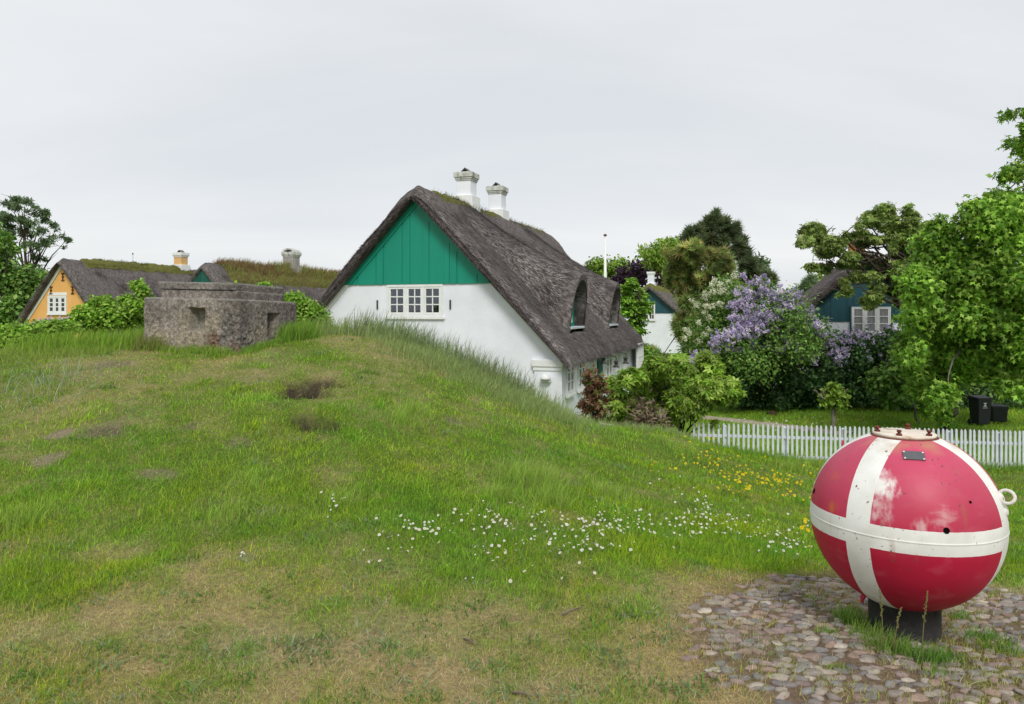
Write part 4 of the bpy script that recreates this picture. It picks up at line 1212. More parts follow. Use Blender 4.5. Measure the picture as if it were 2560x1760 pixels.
tall = GrassSet()
def patch(pts, n, h0, h1, spread, tint, lean=.35, wmul=1.0, jitter=None, seedw=.0):
    """long grass scattered along a polyline of ground points"""
    pts = np.array(pts); t = rng.random(n) * (len(pts) - 1)
    # clumped
    cl = rng.random(max(6, n // 60)) * (len(pts) - 1); pick = rng.integers(0, len(cl), n)
    t = np.where(rng.random(n) < .6, np.clip(cl[pick] + rng.normal(0, .04, n), 0, len(pts) - 1), t)
    x = np.interp(t, np.arange(len(pts)), pts[:, 0]) + rng.normal(0, spread, n); y = np.interp(t, np.arange(len(pts)), pts[:, 1]) + rng.normal(0, spread, n)
    ok = ~in_bunker(x, y, .015)
    x, y = x[ok], y[ok]; k = len(x)
    hh = h0 + (h1 - h0) * rng.random(k) ** 1.6
    c = np.array(tint) * (.7 + .6 * rng.random((k, 1))); c = c + (rng.random((k, 1)) < .10) * (np.array([.26, .22, .10]) - c)
    tall.add(x, y, ground_z(x, y) - .01, hh, np.maximum(.004, y * .00055) * wmul * (.7 + .6 * rng.random(k)), c, lean=lean, segs=4, wind=(.16, .0), curl=.8)
GR1, GR2, GR3 = (.30, .46, .07), (.30, .40, .14), (.22, .40, .05)
crest = [P(790, 12.6, 0)[:2], P(900, 12.5, 0)[:2], P(1000, 12.3, 0)[:2], P(1090, 12.1, 0)[:2], P(1200, 11.8, 0)[:2], P(1300, 11.7, 0)[:2], P(1400, 11.6, 0)[:2]]
patch(crest, 7000, .12, .42, .22, GR2, .4)
patch(crest[1:6], 1600, .28, .60, .16, (.24, .31, .17), .3, wmul=1.5)
patch([P(1000, 11.6, 0)[:2], P(1150, 11.1, 0)[:2], P(1300, 10.9, 0)[:2], P(1420, 11, 0)[:2]], 9000, .08, .22, .35, GR2, .6)
def bl(u, v): q = Vector((cx, cy, 0)) + EX * u + EY * v; return (q.x, q.y)
patch([bl(-A_ - .05, .2), bl(-A_ - .02, -.05), bl(-1.2, -.04)], 1300, .10, .30, .05, (.24, .29, .07), .3)
patch([bl(-1.3, -.05), bl(-.6, -.05), bl(-.02, -.06)], 2000, .05, .17, .05, GR1, .45)
patch([bl(.05, -.05), bl(.06, .4), bl(.08, .9), bl(.1, 1.5)], 2200, .05, .15, .07, GR3, .5)
patch([bl(.12, .9), bl(.15, 1.3), bl(.15, 1.6)], 1600, .18, .40, .08, GR3, .35)
patch([P(80, 11.2, 0)[:2], P(180, 11.3, 0)[:2], P(300, 11.3, 0)[:2], P(350, 11.5, 0)[:2]], 6500, .12, .40, .28, (.24, .41, .045), .45)
patch([P(-60, 10.6, 0)[:2], P(120, 10.8, 0)[:2], P(260, 10.8, 0)[:2]], 5000, .06, .18, .25, (.30, .41, .08), .6)
for (px, py, n_, h0, h1, sp) in ((1330, 1215, 1500, .1, .30, .16), (1375, 1265, 500, .1, .25, .08), (1250, 1250, 450, .08, .2, .08), (1000, 1060, 450, .08, .2, .1), (1035, 1040, 300, .1, .22, .07), (1990, 1180, 700, .1, .3, .16), (2060, 1170, 500, .1, .25, .14),
                                 (560, 1290, 350, .06, .16, .1), (30, 1320, 500, .08, .22, .12), (850, 1260, 350, .06, .17, .08), (1520, 1240, 350, .08, .2, .1), (1700, 1130, 500, .08, .24, .14), (620, 1210, 300, .05, .14, .1)):
    gx, gy = ground_px(px, py); patch([(gx, gy), (gx + .03, gy)], n_, h0, h1, sp, GR1, .55)
for (px, py, n_, h1) in ((60, 985, 60, .40), (150, 945, 70, .42), (90, 1020, 50, .4), (20, 960, 50, .38), (230, 965, 30, .3)):   # bluish marram stalks
    gx, gy = ground_px(px, py); patch([(gx, gy), (gx + .1, gy)], n_, .12, h1, .25, (.34, .40, .30), 1.0)
patch([P(1742, 15.4, 0)[:2], P(2000, 15.2, 0)[:2], P(2300, 15.0, 0)[:2], P(2640, 14.7, 0)[:2]], 7000, .08, .24, .14, GR3, .45)
patch([P(1440, 12.2, 0)[:2], P(1600, 12.7, 0)[:2], P(1730, 13.2, 0)[:2]], 3500, .05, .18, .18, GR2, .5)
tall.build("tall_grass")

weeds = GrassSet()
def weed(px, py, n_, h0, h1, sp, tint, lean):
    gx, gy = ground_px(px, py); k = n_
    x, y = gx + rng.normal(0, sp, k), gy + rng.normal(0, sp * .8, k)
    ok = np.hypot(x - MC.x, y - MC.y) > .185; x, y = x[ok], y[ok]; k = len(x)
    c = np.array(tint) * (.7 + .6 * rng.random((k, 1)))
    weeds.add(x, y, ground_z(x, y) - .005, h0 + (h1 - h0) * rng.random(k), np.full(k, .0042), c, lean=lean, segs=3, wind=(.1, 0))
for a in ((2130, 1560, 220, .05, .13, .05, (.11, .20, .03), .6), (2170, 1590, 180, .04, .12, .05, (.12, .20, .03), .6), (2110, 1545, 90, .04, .10, .03, (.12, .21, .03), .7), (2215, 1625, 260, .04, .14, .06, (.12, .18, .04), .6), (2260, 1640, 160, .05, .12, .05, (.10, .18, .03), .6), (2330, 1655, 220, .04, .10, .05, (.08, .17, .025), .7),
          (2370, 1650, 120, .03, .08, .04, (.08, .16, .025), .7), (2460, 1600, 220, .03, .09, .07, (.08, .17, .025), .7), (2490, 1625, 150, .03, .08, .06, (.09, .17, .025), .7), (2400, 1550, 100, .03, .09, .04, (.09, .18, .03), .7), (2070, 1585, 60, .03, .08, .03, (.13, .22, .03), .7),
          (2095, 1675, 60, .02, .06, .03, (.12, .2, .03), .7), (2340, 1690, 70, .02, .06, .03, (.11, .2, .03), .7), (2030, 1500, 50, .02, .06, .03, (.12, .2, .03), .7), (2540, 1640, 80, .02, .06, .05, (.11, .2, .03), .7)):
    weed(*a[:6], tuple(1.7 * c for c in a[6]), a[7])
# moss and dry grass between the stones
x = .7 + 3.9 * rng.random(42000); y = 2.2 + 2.9 * rng.random(42000)
pvg = paving(x, y); m_ = fbm(x * 2.4, y * 2.4, seed=81)
ok = (pvg > .3) & (rng.random(len(x)) < .18 + .8 * sstep(.42, .60, m_)) & (np.hypot(x - MC.x, y - MC.y) > .18)
x, y, m_ = x[ok], y[ok], m_[ok]
weeds.add(x, y, ground_z(x, y) + .0, .015 + .028 * rng.random(len(x)), np.full(len(x), .003), grass_col(x, y, np.full(len(x), .80)), lean=.8, segs=2)
weeds.build("weeds")
# seeding stalks before the mine
sk = MB(); skc = []
def stalk(px, py, hgt, leanx, seed_):
    gx, gy = ground_px(px, py); z = gz1(gx, gy)
    p = [Vector((gx + leanx * t * t, gy, z + hgt * t)) for t in np.linspace(0, 1, 7)]
    s = MB(); s.tube(p, [.0032, .003, .0028, .0026, .0024, .002, .0012], 5)
    rs = random.Random(seed_)
    for i in range(26):
        t = .55 + .45 * i / 26; q = Vector((gx + leanx * t * t, gy, z + hgt * t)); a = rs.random() * 6.28
        d = Vector((math.cos(a) * .7, math.sin(a) * .7, .8)) * (.022 * (1.25 - t))
        s.tube([q, q + d * .6, q + d], [.0012, .0045, .001], 5)
    o = s.build("seeding_stalk", M['stalk']); return o
M['stalk'] = mat("green brown seed stalk", (.15, .20, .05), (.24, .17, .08), 30, .8, .2, transl=.2)
tag(stalk(2305, 1660, .37, .03, 1), "tallest seed stalk with a green plume before the black drum", "weed", "seeding stalks before the mine")
tag(stalk(2235, 1640, .25, .04, 2), "bent brown seed stalk growing between the two others before the drum", "weed", "seeding stalks before the mine")
tag(stalk(2208, 1635, .34, -.02, 3), "thin upright seed stalk before the left edge of the black drum", "weed", "seeding stalks before the mine")

# ------------------------------------------------------------------ flowers in the grass
def discs(pts, rad, petals, c_in, c_out, stem, tilt=.5):
    """small daisy like heads on stems: list of (x,y,height)"""
    V, T, C = [], [], []
    n0 = 0
    for (x, y, hgt) in pts:
        z = gz1(x, y) + hgt
        nrm = Vector((rng.normal(0, tilt), rng.normal(0, tilt) - .35, 1)).normalized()
        a = nrm.orthogonal().normalized(); b = nrm.cross(a)
        r = rad * (.55 + .7 * rng.random()); c = Vector((x, y, z)); ph = rng.random() * 6.28
        co = np.array(c_out[rng.integers(0, len(c_out))])
        for k in range(petals):
            t0, t1, t2 = ph + 6.283 * (k + .06) / petals, ph + 6.283 * (k + .5) / petals, ph + 6.283 * (k + .94) / petals
            V += [c + nrm * r * .05, c + (a * math.cos(t0) + b * math.sin(t0)) * r * .85 + nrm * r * .12, c + (a * math.cos(t1) + b * math.sin(t1)) * r + nrm * r * .18, c + (a * math.cos(t2) + b * math.sin(t2)) * r * .85 + nrm * r * .12]
            T += [(n0, n0 + 1, n0 + 2), (n0, n0 + 2, n0 + 3)]; n0 += 4; C += [co * .96] * 4
        for k in range(6):
            t0, t1 = 6.283 * k / 6, 6.283 * (k + 1) / 6
            V += [c + nrm * r * .32, c + (a * math.cos(t0) + b * math.sin(t0)) * r * .36 + nrm * r * .14, c + (a * math.cos(t1) + b * math.sin(t1)) * r * .36 + nrm * r * .14]
            T += [(n0, n0 + 1, n0 + 2)]; n0 += 3; C += [np.array(c_in)] * 3
        g = Vector((x, y, z - hgt)); w = Vector((r * .09, 0, 0))
        V += [g - w, g + w, c]; T += [(n0, n0 + 1, n0 + 2)]; n0 += 3; C += [np.array(stem)] * 3
    return np.array([tuple(v) for v in V]), np.array(T), np.array(C)
def scatter_px(groups):
    out_ = []
    for (px, py, sx_, sy_, n_) in groups:
        for _ in range(n_):
            a, b = rng.normal(px, sx_), rng.normal(py, sy_)
            if b < 1100: b = 1100 + rng.random() * 20
            gx, gy = ground_px(a, b)
            if math.hypot(gx - MC.x, gy - MC.y) < .3 or paving(np.array([gx]), np.array([gy]))[0] > .3: continue
            out_.append((gx, gy, .045 + .035 * rng.random()))
    return out_
dz = scatter_px([(a, b, c * 1.1, d * 1.1, int(e * 1.6)) for a, b, c, d, e in ((1040, 1350, 45, 14, 24), (1200, 1330, 45, 22, 26), (1310, 1320, 40, 25, 14), (1240, 1395, 60, 14, 14), (1400, 1345, 40, 25, 22), (1485, 1330, 22, 16, 26), (1480, 1385, 50, 14, 26), (1570, 1325, 40, 18, 22), (1640, 1330, 60, 22, 12),
                 (1760, 1285, 28, 20, 34), (1720, 1335, 30, 20, 22), (1830, 1320, 40, 20, 22), (1930, 1345, 45, 22, 26), (1990, 1370, 20, 16, 10), (1600, 1240, 160, 30, 10), (830, 1285, 14, 25, 7), (990, 1410, 50, 15, 5), (1330, 1455, 120, 20, 6), (600, 1420, 6, 6, 2))])
V, T, C = discs(dz, .0115, 11, (.62, .45, .03), [(.78, .78, .76), (.8, .8, .8), (.78, .70, .70)], (.10, .17, .04))
tag(link("daisies", np_mesh("daisies", V, [T], col=C), M['petal']), kind="stuff")
bz = scatter_px([(a, b, c * 1.2, d * 1.3, int(e * 1.7)) for a, b, c, d, e in ((1745, 1155, 28, 18, 26), (1780, 1185, 35, 14, 16), (1830, 1205, 40, 14, 26), (1880, 1225, 40, 12, 26), (1925, 1240, 40, 12, 22), (1970, 1215, 30, 14, 14), (1850, 1255, 30, 10, 14), (1945, 1270, 30, 10, 10), (2020, 1190, 12, 10, 10), (2015, 1350, 10, 25, 9), (1650, 1195, 20, 12, 3), (385, 885, 10, 2, 0))])
bz = [(a, b, c * 2.9) for a, b, c in bz]
V, T, C = discs(bz, .0165, 5, (.62, .42, .01), [(.72, .58, .012), (.75, .62, .03), (.70, .50, .01)], (.10, .18, .03), tilt=.6)
tag(link("buttercups", np_mesh("buttercups", V, [T], col=C), M['petal']), kind="stuff")
# daisies on the garden lawn
gd = [(gx, gy, .07) for gx, gy in [((px - 1280) / F * d, d) for px, d in zip(1790 + 330 * rng.random(150), 19.5 + 4.2 * rng.random(150))]]
V, T, C = discs(gd, .022, 7, (.6, .45, .05), [(.78, .78, .78)], (.10, .17, .04))
tag(link("lawn_daisies", np_mesh("lawn_daisies", V, [T], col=C), M['petal']), kind="stuff")
gx, gy = ground_px(2147, 1545)
V, T, C = discs([(gx, gy, .10)], .022, 16, (.62, .45, .01), [(.74, .56, .01)], (.14, .2, .05), tilt=.2)
tag(link("dandelion", np_mesh("dandelion", V, [T], col=C), M['petal']), "single yellow dandelion beside the black drum of the mine", "flower")

# ------------------------------------------------------------------ foliage
def tmpl_oval(w=.36, fold=.10):
    v = np.array([[0, 0, 0], [w * .55, .30, fold * .6], [w, .55, fold], [w * .5, .85, fold * .5], [0, 1, -.06], [-w * .5, .85, fold * .5], [-w, .55, fold], [-w * .55, .30, fold * .6], [0, .5, -.02]])
    return v * np.array([1, 1, 1]), np.array([[8, 0, 1], [8, 1, 2], [8, 2, 3], [8, 3, 4], [8, 4, 5], [8, 5, 6], [8, 6, 7], [8, 7, 0]])
def tmpl_quad(w=.3):
    v = np.array([[0, 0, 0], [w, .5, .08], [0, 1, -.04], [-w, .5, .08]]); return v, np.array([[0, 1, 2], [0, 2, 3]])
def tmpl_star():
    pts = [(0, -.02, 0)]
    angs = [200, 235, 270 - 0, 305, 340]; tip = []
    out_ = []
    lob = [(-150, .55), (-125, .30), (-75, .82), (-50, .36), (0, 1.0), (50, .36), (75, .82), (125, .30), (150, .55)]
    for a, r in lob:
        t = R_(a); out_.append((math.sin(t) * r * .62, .38 + math.cos(t) * r * .62, -.10 * r if r > .5 else .05))
    v = np.array([(0, .3, .03)] + out_ + [(0, 0, 0)])
    f = [[0, i, i + 1] for i in range(1, len(out_))] + [[0, len(out_), len(out_) + 1], [0, len(out_) + 1, 1]]
    return v, np.array(f)
def tmpl_hand(nl=5):
    """palmate leaf: several leaflets fanning from one point"""
    V, Fc = [], []
    for k in range(nl):
        a = R_(-100 + 200 * k / (nl - 1)); L = 1 - .25 * abs(k - (nl - 1) / 2) / ((nl - 1) / 2)
        d = np.array([math.sin(a), math.cos(a), -.15]); s = np.array([math.cos(a), -math.sin(a), 0])
        b = len(V)
        V += [np.zeros(3), d * L * .6 + s * .17 + [0, 0, .05], d * L + [0, 0, -.08], d * L * .6 - s * .17 + [0, 0, .05]]
        Fc += [[b, b + 1, b + 2], [b, b + 2, b + 3]]
    return np.array(V), np.array(Fc)
def tmpl_needles(nl=8):
    V, Fc = [], []
    rs = random.Random(3)
    for k in range(nl):
        a = 6.283 * k / nl; t = .55 + .35 * rs.random()
        d = np.array([math.cos(a) * t, math.sin(a) * t, .75]); s = np.array([-math.sin(a), math.cos(a), 0]) * .10
        b = len(V); V += [-s, s, d]; Fc += [[b, b + 1, b + 2]]
    return np.array(V), np.array(Fc)
def tmpl_floret():
    """pointed lilac panicle built of small petals"""
    V, Fc = [], []
    rs = random.Random(5)
    for k in range(16):
        t = k / 16; r = .30 * (1 - t) + .05; a = k * 2.4
        c = np.array([math.cos(a) * r, math.sin(a) * r, t]); q = .17
        u = np.array([rs.uniform(-1, 1), rs.uniform(-1, 1), rs.uniform(-1, 1)]); u /= np.linalg.norm(u); w = np.cross(u, [.3, .5, .8]); w /= np.linalg.norm(w)
        b = len(V); V += [c - u * q, c + w * q, c + u * q, c - w * q]; Fc += [[b, b + 1, b + 2], [b, b + 2, b + 3]]
    return np.array(V), np.array(Fc)
TM = dict(oval=tmpl_oval(), quad=tmpl_quad(), star=tmpl_star(), hand=tmpl_hand(), needles=tmpl_needles(), narrow=tmpl_quad(.16), floret=tmpl_floret())
PAL = dict(
    maple=[(.20, .39, .04), (.25, .45, .05), (.15, .32, .04), (.32, .49, .08)],
    bright=[(.22, .37, .035), (.27, .42, .05), (.16, .30, .03), (.32, .43, .09)],
    rose=[(.22, .42, .04), (.27, .47, .055), (.16, .33, .03), (.33, .48, .08)],
    mid=[(.13, .265, .045), (.17, .32, .055), (.10, .21, .04), (.22, .33, .08)],
    dark=[(.055, .125, .04), (.075, .16, .045), (.045, .105, .038), (.105, .20, .055)],
    olive=[(.23, .345, .075), (.29, .39, .095), (.17, .27, .06), (.34, .41, .13)],
    pine=[(.125, .185, .085), (.155, .21, .09), (.10, .155, .075), (.19, .20, .09)],
    brown=[(.24, .325, .085), (.29, .37, .10), (.19, .28, .08), (.36, .30, .11)],
    purple=[(.055, .03, .058), (.075, .037, .07), (.04, .025, .047), (.095, .05, .075)],
    red=[(.20, .08, .055), (.26, .115, .07), (.20, .14, .06), (.18, .26, .06)],
    grey=[(.15, .235, .10), (.19, .27, .125), (.12, .19, .09)],
    lilac=[(.53, .46, .68), (.62, .55, .75), (.45, .38, .61), (.67, .58, .72)],
    cream=[(.74, .76, .56), (.78, .79, .66), (.68, .72, .46)],
    dead=[(.22, .17, .115), (.28, .22, .15), (.17, .13, .09)])

def leaves(name, m, parent, off, clumps, n, tm, size, pal, sprig=9, spread=.35, shell=.55, up=.5, droop=0.0, flat=1.0, only_up=False, tone=.35, jag=.25, brk=0, brf=.40):
    """leaf clumps: clumps = [(centre, (rx,ry,rz))]; sprigs sit near each clump's skin, leaves round each sprig"""
    tv, tf = TM[tm]
    if brk:
        nc = []
        for c, r in clumps:
            for _ in range(brk):
                q = rng.normal(size=3); q /= np.linalg.norm(q); q *= (.45 + .5 * rng.random())
                f = brf * (.7 + .6 * rng.random())
                nc.append((Vector((c[0] + r[0] * q[0], c[1] + r[1] * q[1], c[2] + r[2] * q[2])), (r[0] * f, r[1] * f, r[2] * f)))
        clumps = nc
    C_ = np.array([list(c) for c, _ in clumps]); Rr = np.array([list(r) for _, r in clumps])
    wgt = (Rr[:, 0] * Rr[:, 1] * Rr[:, 2]) ** (2 / 3); wgt /= wgt.sum()
    ns = max(1, n // sprig)
    ci = rng.choice(len(C_), ns, p=wgt)
    u = rng.normal(size=(ns, 3)); u /= np.linalg.norm(u, axis=1, keepdims=True)
    if only_up: u[:, 2] = np.abs(u[:, 2]) * .9 + .1
    rad = shell + (1 - shell) * rng.random((ns, 1)) ** .6 + np.where(rng.random((ns, 1)) < .12, jag * rng.random((ns, 1)), 0)
    sp = C_[ci] + Rr[ci] * u * rad
    stone = (1 - tone / 2 + tone * rng.random(len(C_)))[ci] * (1 - tone / 2 + tone * rng.random(ns))
    si = np.repeat(np.arange(ns), sprig); k = len(si)
    p = sp[si] + rng.normal(size=(k, 3)) * np.array([1, 1, flat]) * (spread * Rr[ci].mean(1))[si][:, None]
    nrm = u[si] * .8 + rng.normal(0, .55, (k, 3)); nrm[:, 2] += up; nrm /= np.linalg.norm(nrm, axis=1, keepdims=True)
    d = rng.normal(size=(k, 3)) + u[si] * .8; d[:, 2] -= droop
    d -= (d * nrm).sum(1, keepdims=True) * nrm; d /= np.linalg.norm(d, axis=1, keepdims=True) + 1e-9
    s = np.cross(d, nrm)
    if tm in ('needles', 'floret'): d, nrm, s = np.cross(nrm, s), d * .3 + nrm, s; nrm /= np.linalg.norm(nrm, axis=1, keepdims=True)
    sz = size * (.65 + .7 * rng.random((k, 1, 1)))
    V = p[:, None, :] + sz * (tv[None, :, 0:1] * s[:, None, :] + tv[None, :, 1:2] * d[:, None, :] + tv[None, :, 2:3] * nrm[:, None, :])
    pl_ = np.array(PAL[pal]); c = pl_[rng.integers(0, len(pl_), k)] * stone[si][:, None] * (.8 + .4 * rng.random((k, 1)))
    Fc = (tf[None] + (np.arange(k) * len(tv))[:, None, None]).reshape(-1, 3)
    o = np.array(list(off))
    return link(name, np_mesh(name, V.reshape(-1, 3) - o, [Fc], col=np.repeat(np.clip(c, .003, .85), len(tv), 0)), m, parent)

def limbs(name, m, parent, off, base, top, r0, r1, targets, rt=.5, wig=.12, seg=8, start=(.35, .95), twigs=0):
    """trunk from base to top with limbs to the clump centres"""
    mb = MB(); base, top = Vector(base), Vector(top); off = Vector(off)
    n = 9; tr = []
    L = (top - base).length
    for i in range(n):
        t = i / (n - 1); p = base.lerp(top, t) + Vector((random.uniform(-1, 1), random.uniform(-1, 1), 0)) * wig * L * .25 * math.sin(math.pi * t)
        tr.append(p)
    rr = [r0 * (1.35 if i == 0 else 1) * (1 - i / (n - 1)) + r1 * i / (n - 1) for i in range(n)]
    mb.tube([p - off for p in tr], rr, seg)
    for tg in targets:
        tg = Vector(tg); t = random.uniform(*start); k = t * (n - 1); i = min(int(k), n - 2)
        s = tr[i].lerp(tr[i + 1], k - i); rs = (rr[i] * (1 - (k - i)) + rr[i + 1] * (k - i)) * rt
        pts = []
        ll = (tg - s).length
        for j in range(7):
            q = j / 6; p = s.lerp(tg, q) + Vector((0, 0, .14 * ll * math.sin(math.pi * q))) + Vector((random.uniform(-1, 1), random.uniform(-1, 1), random.uniform(-1, 1))) * wig * ll * .35 * math.sin(math.pi * q)
            pts.append(p)
        mb.tube([p - off for p in pts], [rs * (1 - .82 * j / 6) for j in range(7)], 6)
        for _ in range(twigs):
            e = pts[random.randint(3, 6)]; d = Vector((random.uniform(-1, 1), random.uniform(-1, 1), random.uniform(-.2, 1))).normalized() * ll * random.uniform(.10, .26)
            mb.tube([e - off, e + d * .5 + Vector((0, 0, .04)) - off, e + d - off], [rs * .30, rs * .2, rs * .06], 5)
    return mb.build(name, m, parent)

def cpx(d, lst, dj=.6, dr=1.0):
    """clumps from picture positions at distance d: (px,py,rx,ry[,dd])"""
    out_ = []
    for it in lst:
        px, py, rx, ry = it[:4]; dd = d + (it[4] if len(it) > 4 else random.uniform(-dj, dj))
        s = dd / F; out_.append((W(px, py, dd), (rx * s, (rx + ry) / 2 * s * dr, ry * s)))
    return out_

def tree(name, label, cat, base, clumps, n, tm, size, pal, top=None, r0=.15, r1=.05, bark='bark', group=None, lim=True, nlimb=14, twigs=1, crown="crown", start=(.35, .95), rt=.5, wig=.12, **kw):
    base = Vector(base)
    t = thing(name, label, cat, base, 0, group)
    if lim:
        cs = [c for c, _ in clumps]
        tg = random.sample(cs, min(nlimb, len(cs)))
        top = Vector(top) if top is not None else sum(cs, Vector((0, 0, 0))) / len(cs)
        limbs("trunk" if r0 > .06 else "stem", M[bark], t, base, base - Vector((0, 0, .15)), top, r0, r1, tg, twigs=twigs, start=start, rt=rt, wig=wig)
    leaves(crown, M['leaf'], t, base, clumps, n, tm, size, pal, **kw)
    return t
def gpt(px, d): 
    x = (px - 1280) / F * d; return (x, d, gz1(x, d))

# big maple on the right
mp_c = cpx(19.6, [(2352, 575, 28, 26), (2412, 548, 40, 34), (2480, 515, 44, 36), (2555, 500, 55, 44), (2325, 640, 42, 46), (2400, 620, 75, 65), (2500, 600, 80, 70), (2600, 590, 80, 80), (2295, 715, 50, 45), (2370, 720, 75, 60), (2480, 720, 85, 65), (2590, 720, 80, 70),
                       (2280, 790, 45, 45), (2350, 810, 70, 60), (2450, 820, 80, 60), (2560, 830, 80, 60), (2285, 870, 48, 45), (2360, 900, 70, 50), (2460, 895, 70, 40), (2570, 905, 66, 40), (2320, 950, 50, 45), (2368, 985, 44, 34), (2335, 1020, 32, 28), (2362, 1035, 24, 16), (2300, 905, 40, 35),
                       (2560, 300, 28, 26), (2550, 350, 28, 30), (2575, 400, 30, 30), (2525, 292, 16, 10), (2660, 520, 90, 130), (2680, 750, 90, 130), (2535, 938, 45, 22), (2440, 930, 40, 20), (2540, 430, 40, 30), (2540, 975, 34, 26), (2510, 950, 30, 20), (2430, 850, 60, 40), (2500, 870, 60, 40), (2420, 760, 60, 40), (2520, 780, 60, 40), (2450, 680, 60, 40)], dj=1.3)
tree("maple_tree", "large bright green maple with star shaped leaves at the right edge behind the picket fence", "tree", gpt(2352, 21.2), mp_c, 60000, 'star', .15, 'maple', top=W(2520, 560, 20.5), r0=.16, r1=.05, bark='palebark', nlimb=9, twigs=0, sprig=8, spread=.42, shell=.35, up=.45, droop=.5, tone=.55, brk=5, brf=.48)
# gnarled tree before the teal house
gn_c = cpx(24.5, [(2030, 588, 30, 24), (2062, 590, 26, 30), (2018, 612, 20, 16), (2050, 630, 34, 20), (2085, 620, 26, 22), (2030, 660, 22, 16), (2065, 668, 24, 12), (2110, 600, 16, 16), (2145, 585, 22, 22), (2160, 600, 24, 20), (2180, 535, 26, 18), (2175, 560, 30, 14), (2235, 535, 30, 22), (2280, 530, 24, 20), (2255, 560, 34, 20), (2225, 565, 24, 16), (2200, 605, 26, 12),
                       (2250, 600, 26, 14), (2220, 620, 22, 14), (2260, 640, 34, 24), (2300, 640, 30, 30), (2310, 570, 24, 24), (2330, 600, 24, 30), (2130, 650, 30, 14), (2105, 660, 28, 14), (2160, 655, 34, 16), (2215, 665, 34, 16), (2250, 690, 26, 30), (2190, 690, 20, 14), (2150, 695, 22, 12), (2100, 725, 22, 16), (2115, 710, 18, 12), (2190, 730, 22, 22), (2230, 725, 30, 18), (2250, 745, 28, 16), (2175, 760, 22, 14), (2200, 745, 22, 14), (2285, 700, 22, 30), (2290, 745, 22, 24)], dj=.7)
tree("gnarled_tree", "gnarled tree with twisted limbs and leaf pads before the teal gable", "tree", gpt(2335, 24.6), gn_c, 15000, 'hand', .12, 'olive', top=W(2285, 640, 24.5), r0=.24, r1=.09, nlimb=39, sprig=10, spread=.34, shell=.4, up=.9, tone=.5, brk=3, brf=.52, twigs=2, wig=.3, start=(.45, 1), rt=.46)
# lilac hedge
hd_c = cpx(25.4, [(px + random.uniform(-8, 8), py + random.uniform(-6, 6), 48, 42) for px in range(1855, 2330, 46) for py in (870, 925, 985)], dj=.5) + cpx(25.2, [(px, py, 50, 44, 1.2) for px in range(1870, 2330, 60) for py in (880, 940, 995)]) + cpx(25, [(1830, 900, 40, 40), (1815, 960, 40, 45), (1960, 840, 40, 25), (2040, 850, 40, 26), (2120, 855, 40, 22), (2200, 860, 40, 24), (2260, 850, 40, 30), (2290, 930, 60, 60), (2300, 1000, 60, 40)])
hg = tree("hedge", "tall dark green lilac hedge standing behind the garden lawn", "hedge", gpt(2050, 25.4), hd_c, 42000, 'oval', .11, 'dark', lim=False, sprig=8, spread=.30, shell=.6, up=.5, tone=.6, brk=4, brf=.5, crown="foliage")
fl_ = cpx(24.7, [(1895, 905, 16, 12), (1905, 930, 14, 12), (1889, 880, 20, 10), (2051, 842, 22, 12), (2070, 858, 14, 10), (2090, 895, 18, 10), (1998, 895, 14, 12), (2026, 898, 10, 10), (2073, 876, 14, 8), (2009, 872, 8, 8), (2194, 838, 30, 12), (2141, 850, 30, 14), (2225, 890, 22, 14), (2110, 866, 20, 10), (1935, 905, 14, 10), (1960, 880, 10, 8), (2180, 895, 6, 5), (1855, 930, 12, 10), (1840, 905, 14, 12), (2250, 915, 8, 8)], dj=.2)
leaves("blossom", M['petal'], hg, hg.location, fl_, 380, 'floret', .13, 'lilac', sprig=6, spread=.55, shell=.5, up=.6)
# flowering lilac
li_c = cpx(24.2, [(1900, 760, 60, 45), (1860, 810, 60, 50), (1940, 790, 55, 50), (1920, 850, 70, 55), (1840, 870, 50, 45), (1990, 800, 45, 55), (2000, 860, 45, 45), (1880, 910, 55, 40), (1790, 900, 40, 40), (2040, 830, 35, 35), (1900, 720, 30, 25)], dj=.5)
lt = tree("lilac_bush", "tall lilac bush covered in violet flower panicles left of the teal house", "bush", gpt(1900, 26.2), li_c, 9500, 'oval', .10, 'mid', r0=.07, r1=.03, nlimb=8, sprig=8, spread=.32, shell=.5, tone=.4)
lf_c = cpx(23.8, [(1900, 715, 26, 22), (1870, 745, 36, 26), (1925, 740, 34, 26), (1955, 765, 26, 22), (1850, 760, 28, 18), (1890, 785, 44, 26), (1840, 800, 26, 24), (1870, 825, 44, 28), (1910, 815, 36, 26), (1860, 800, 30, 18), (1830, 840, 26, 18), (1800, 860, 24, 26), (1780, 880, 20, 24), (1895, 845, 36, 22), (1920, 835, 20, 16), (1975, 755, 26, 24), (2000, 765, 20, 18), (1960, 840, 16, 22), (2020, 790, 26, 16), (2035, 815, 26, 16), (1770, 905, 20, 16), (1740, 895, 18, 16), (1730, 890, 12, 12), (1860, 700, 10, 14, .5), (1990, 830, 16, 10), (1945, 805, 26, 16), (1985, 790, 18, 12), (1950, 870, 18, 12), (1985, 865, 14, 10), (1845, 870, 16, 12), (1880, 870, 18, 10), (2035, 840, 16, 10)], dj=.35)
leaves("blossom", M['petal'], lt, lt.location, lf_c, 1700, 'floret', .12, 'lilac', sprig=4, spread=.32, shell=.45, up=.7, tone=.4, brk=5, brf=.5)
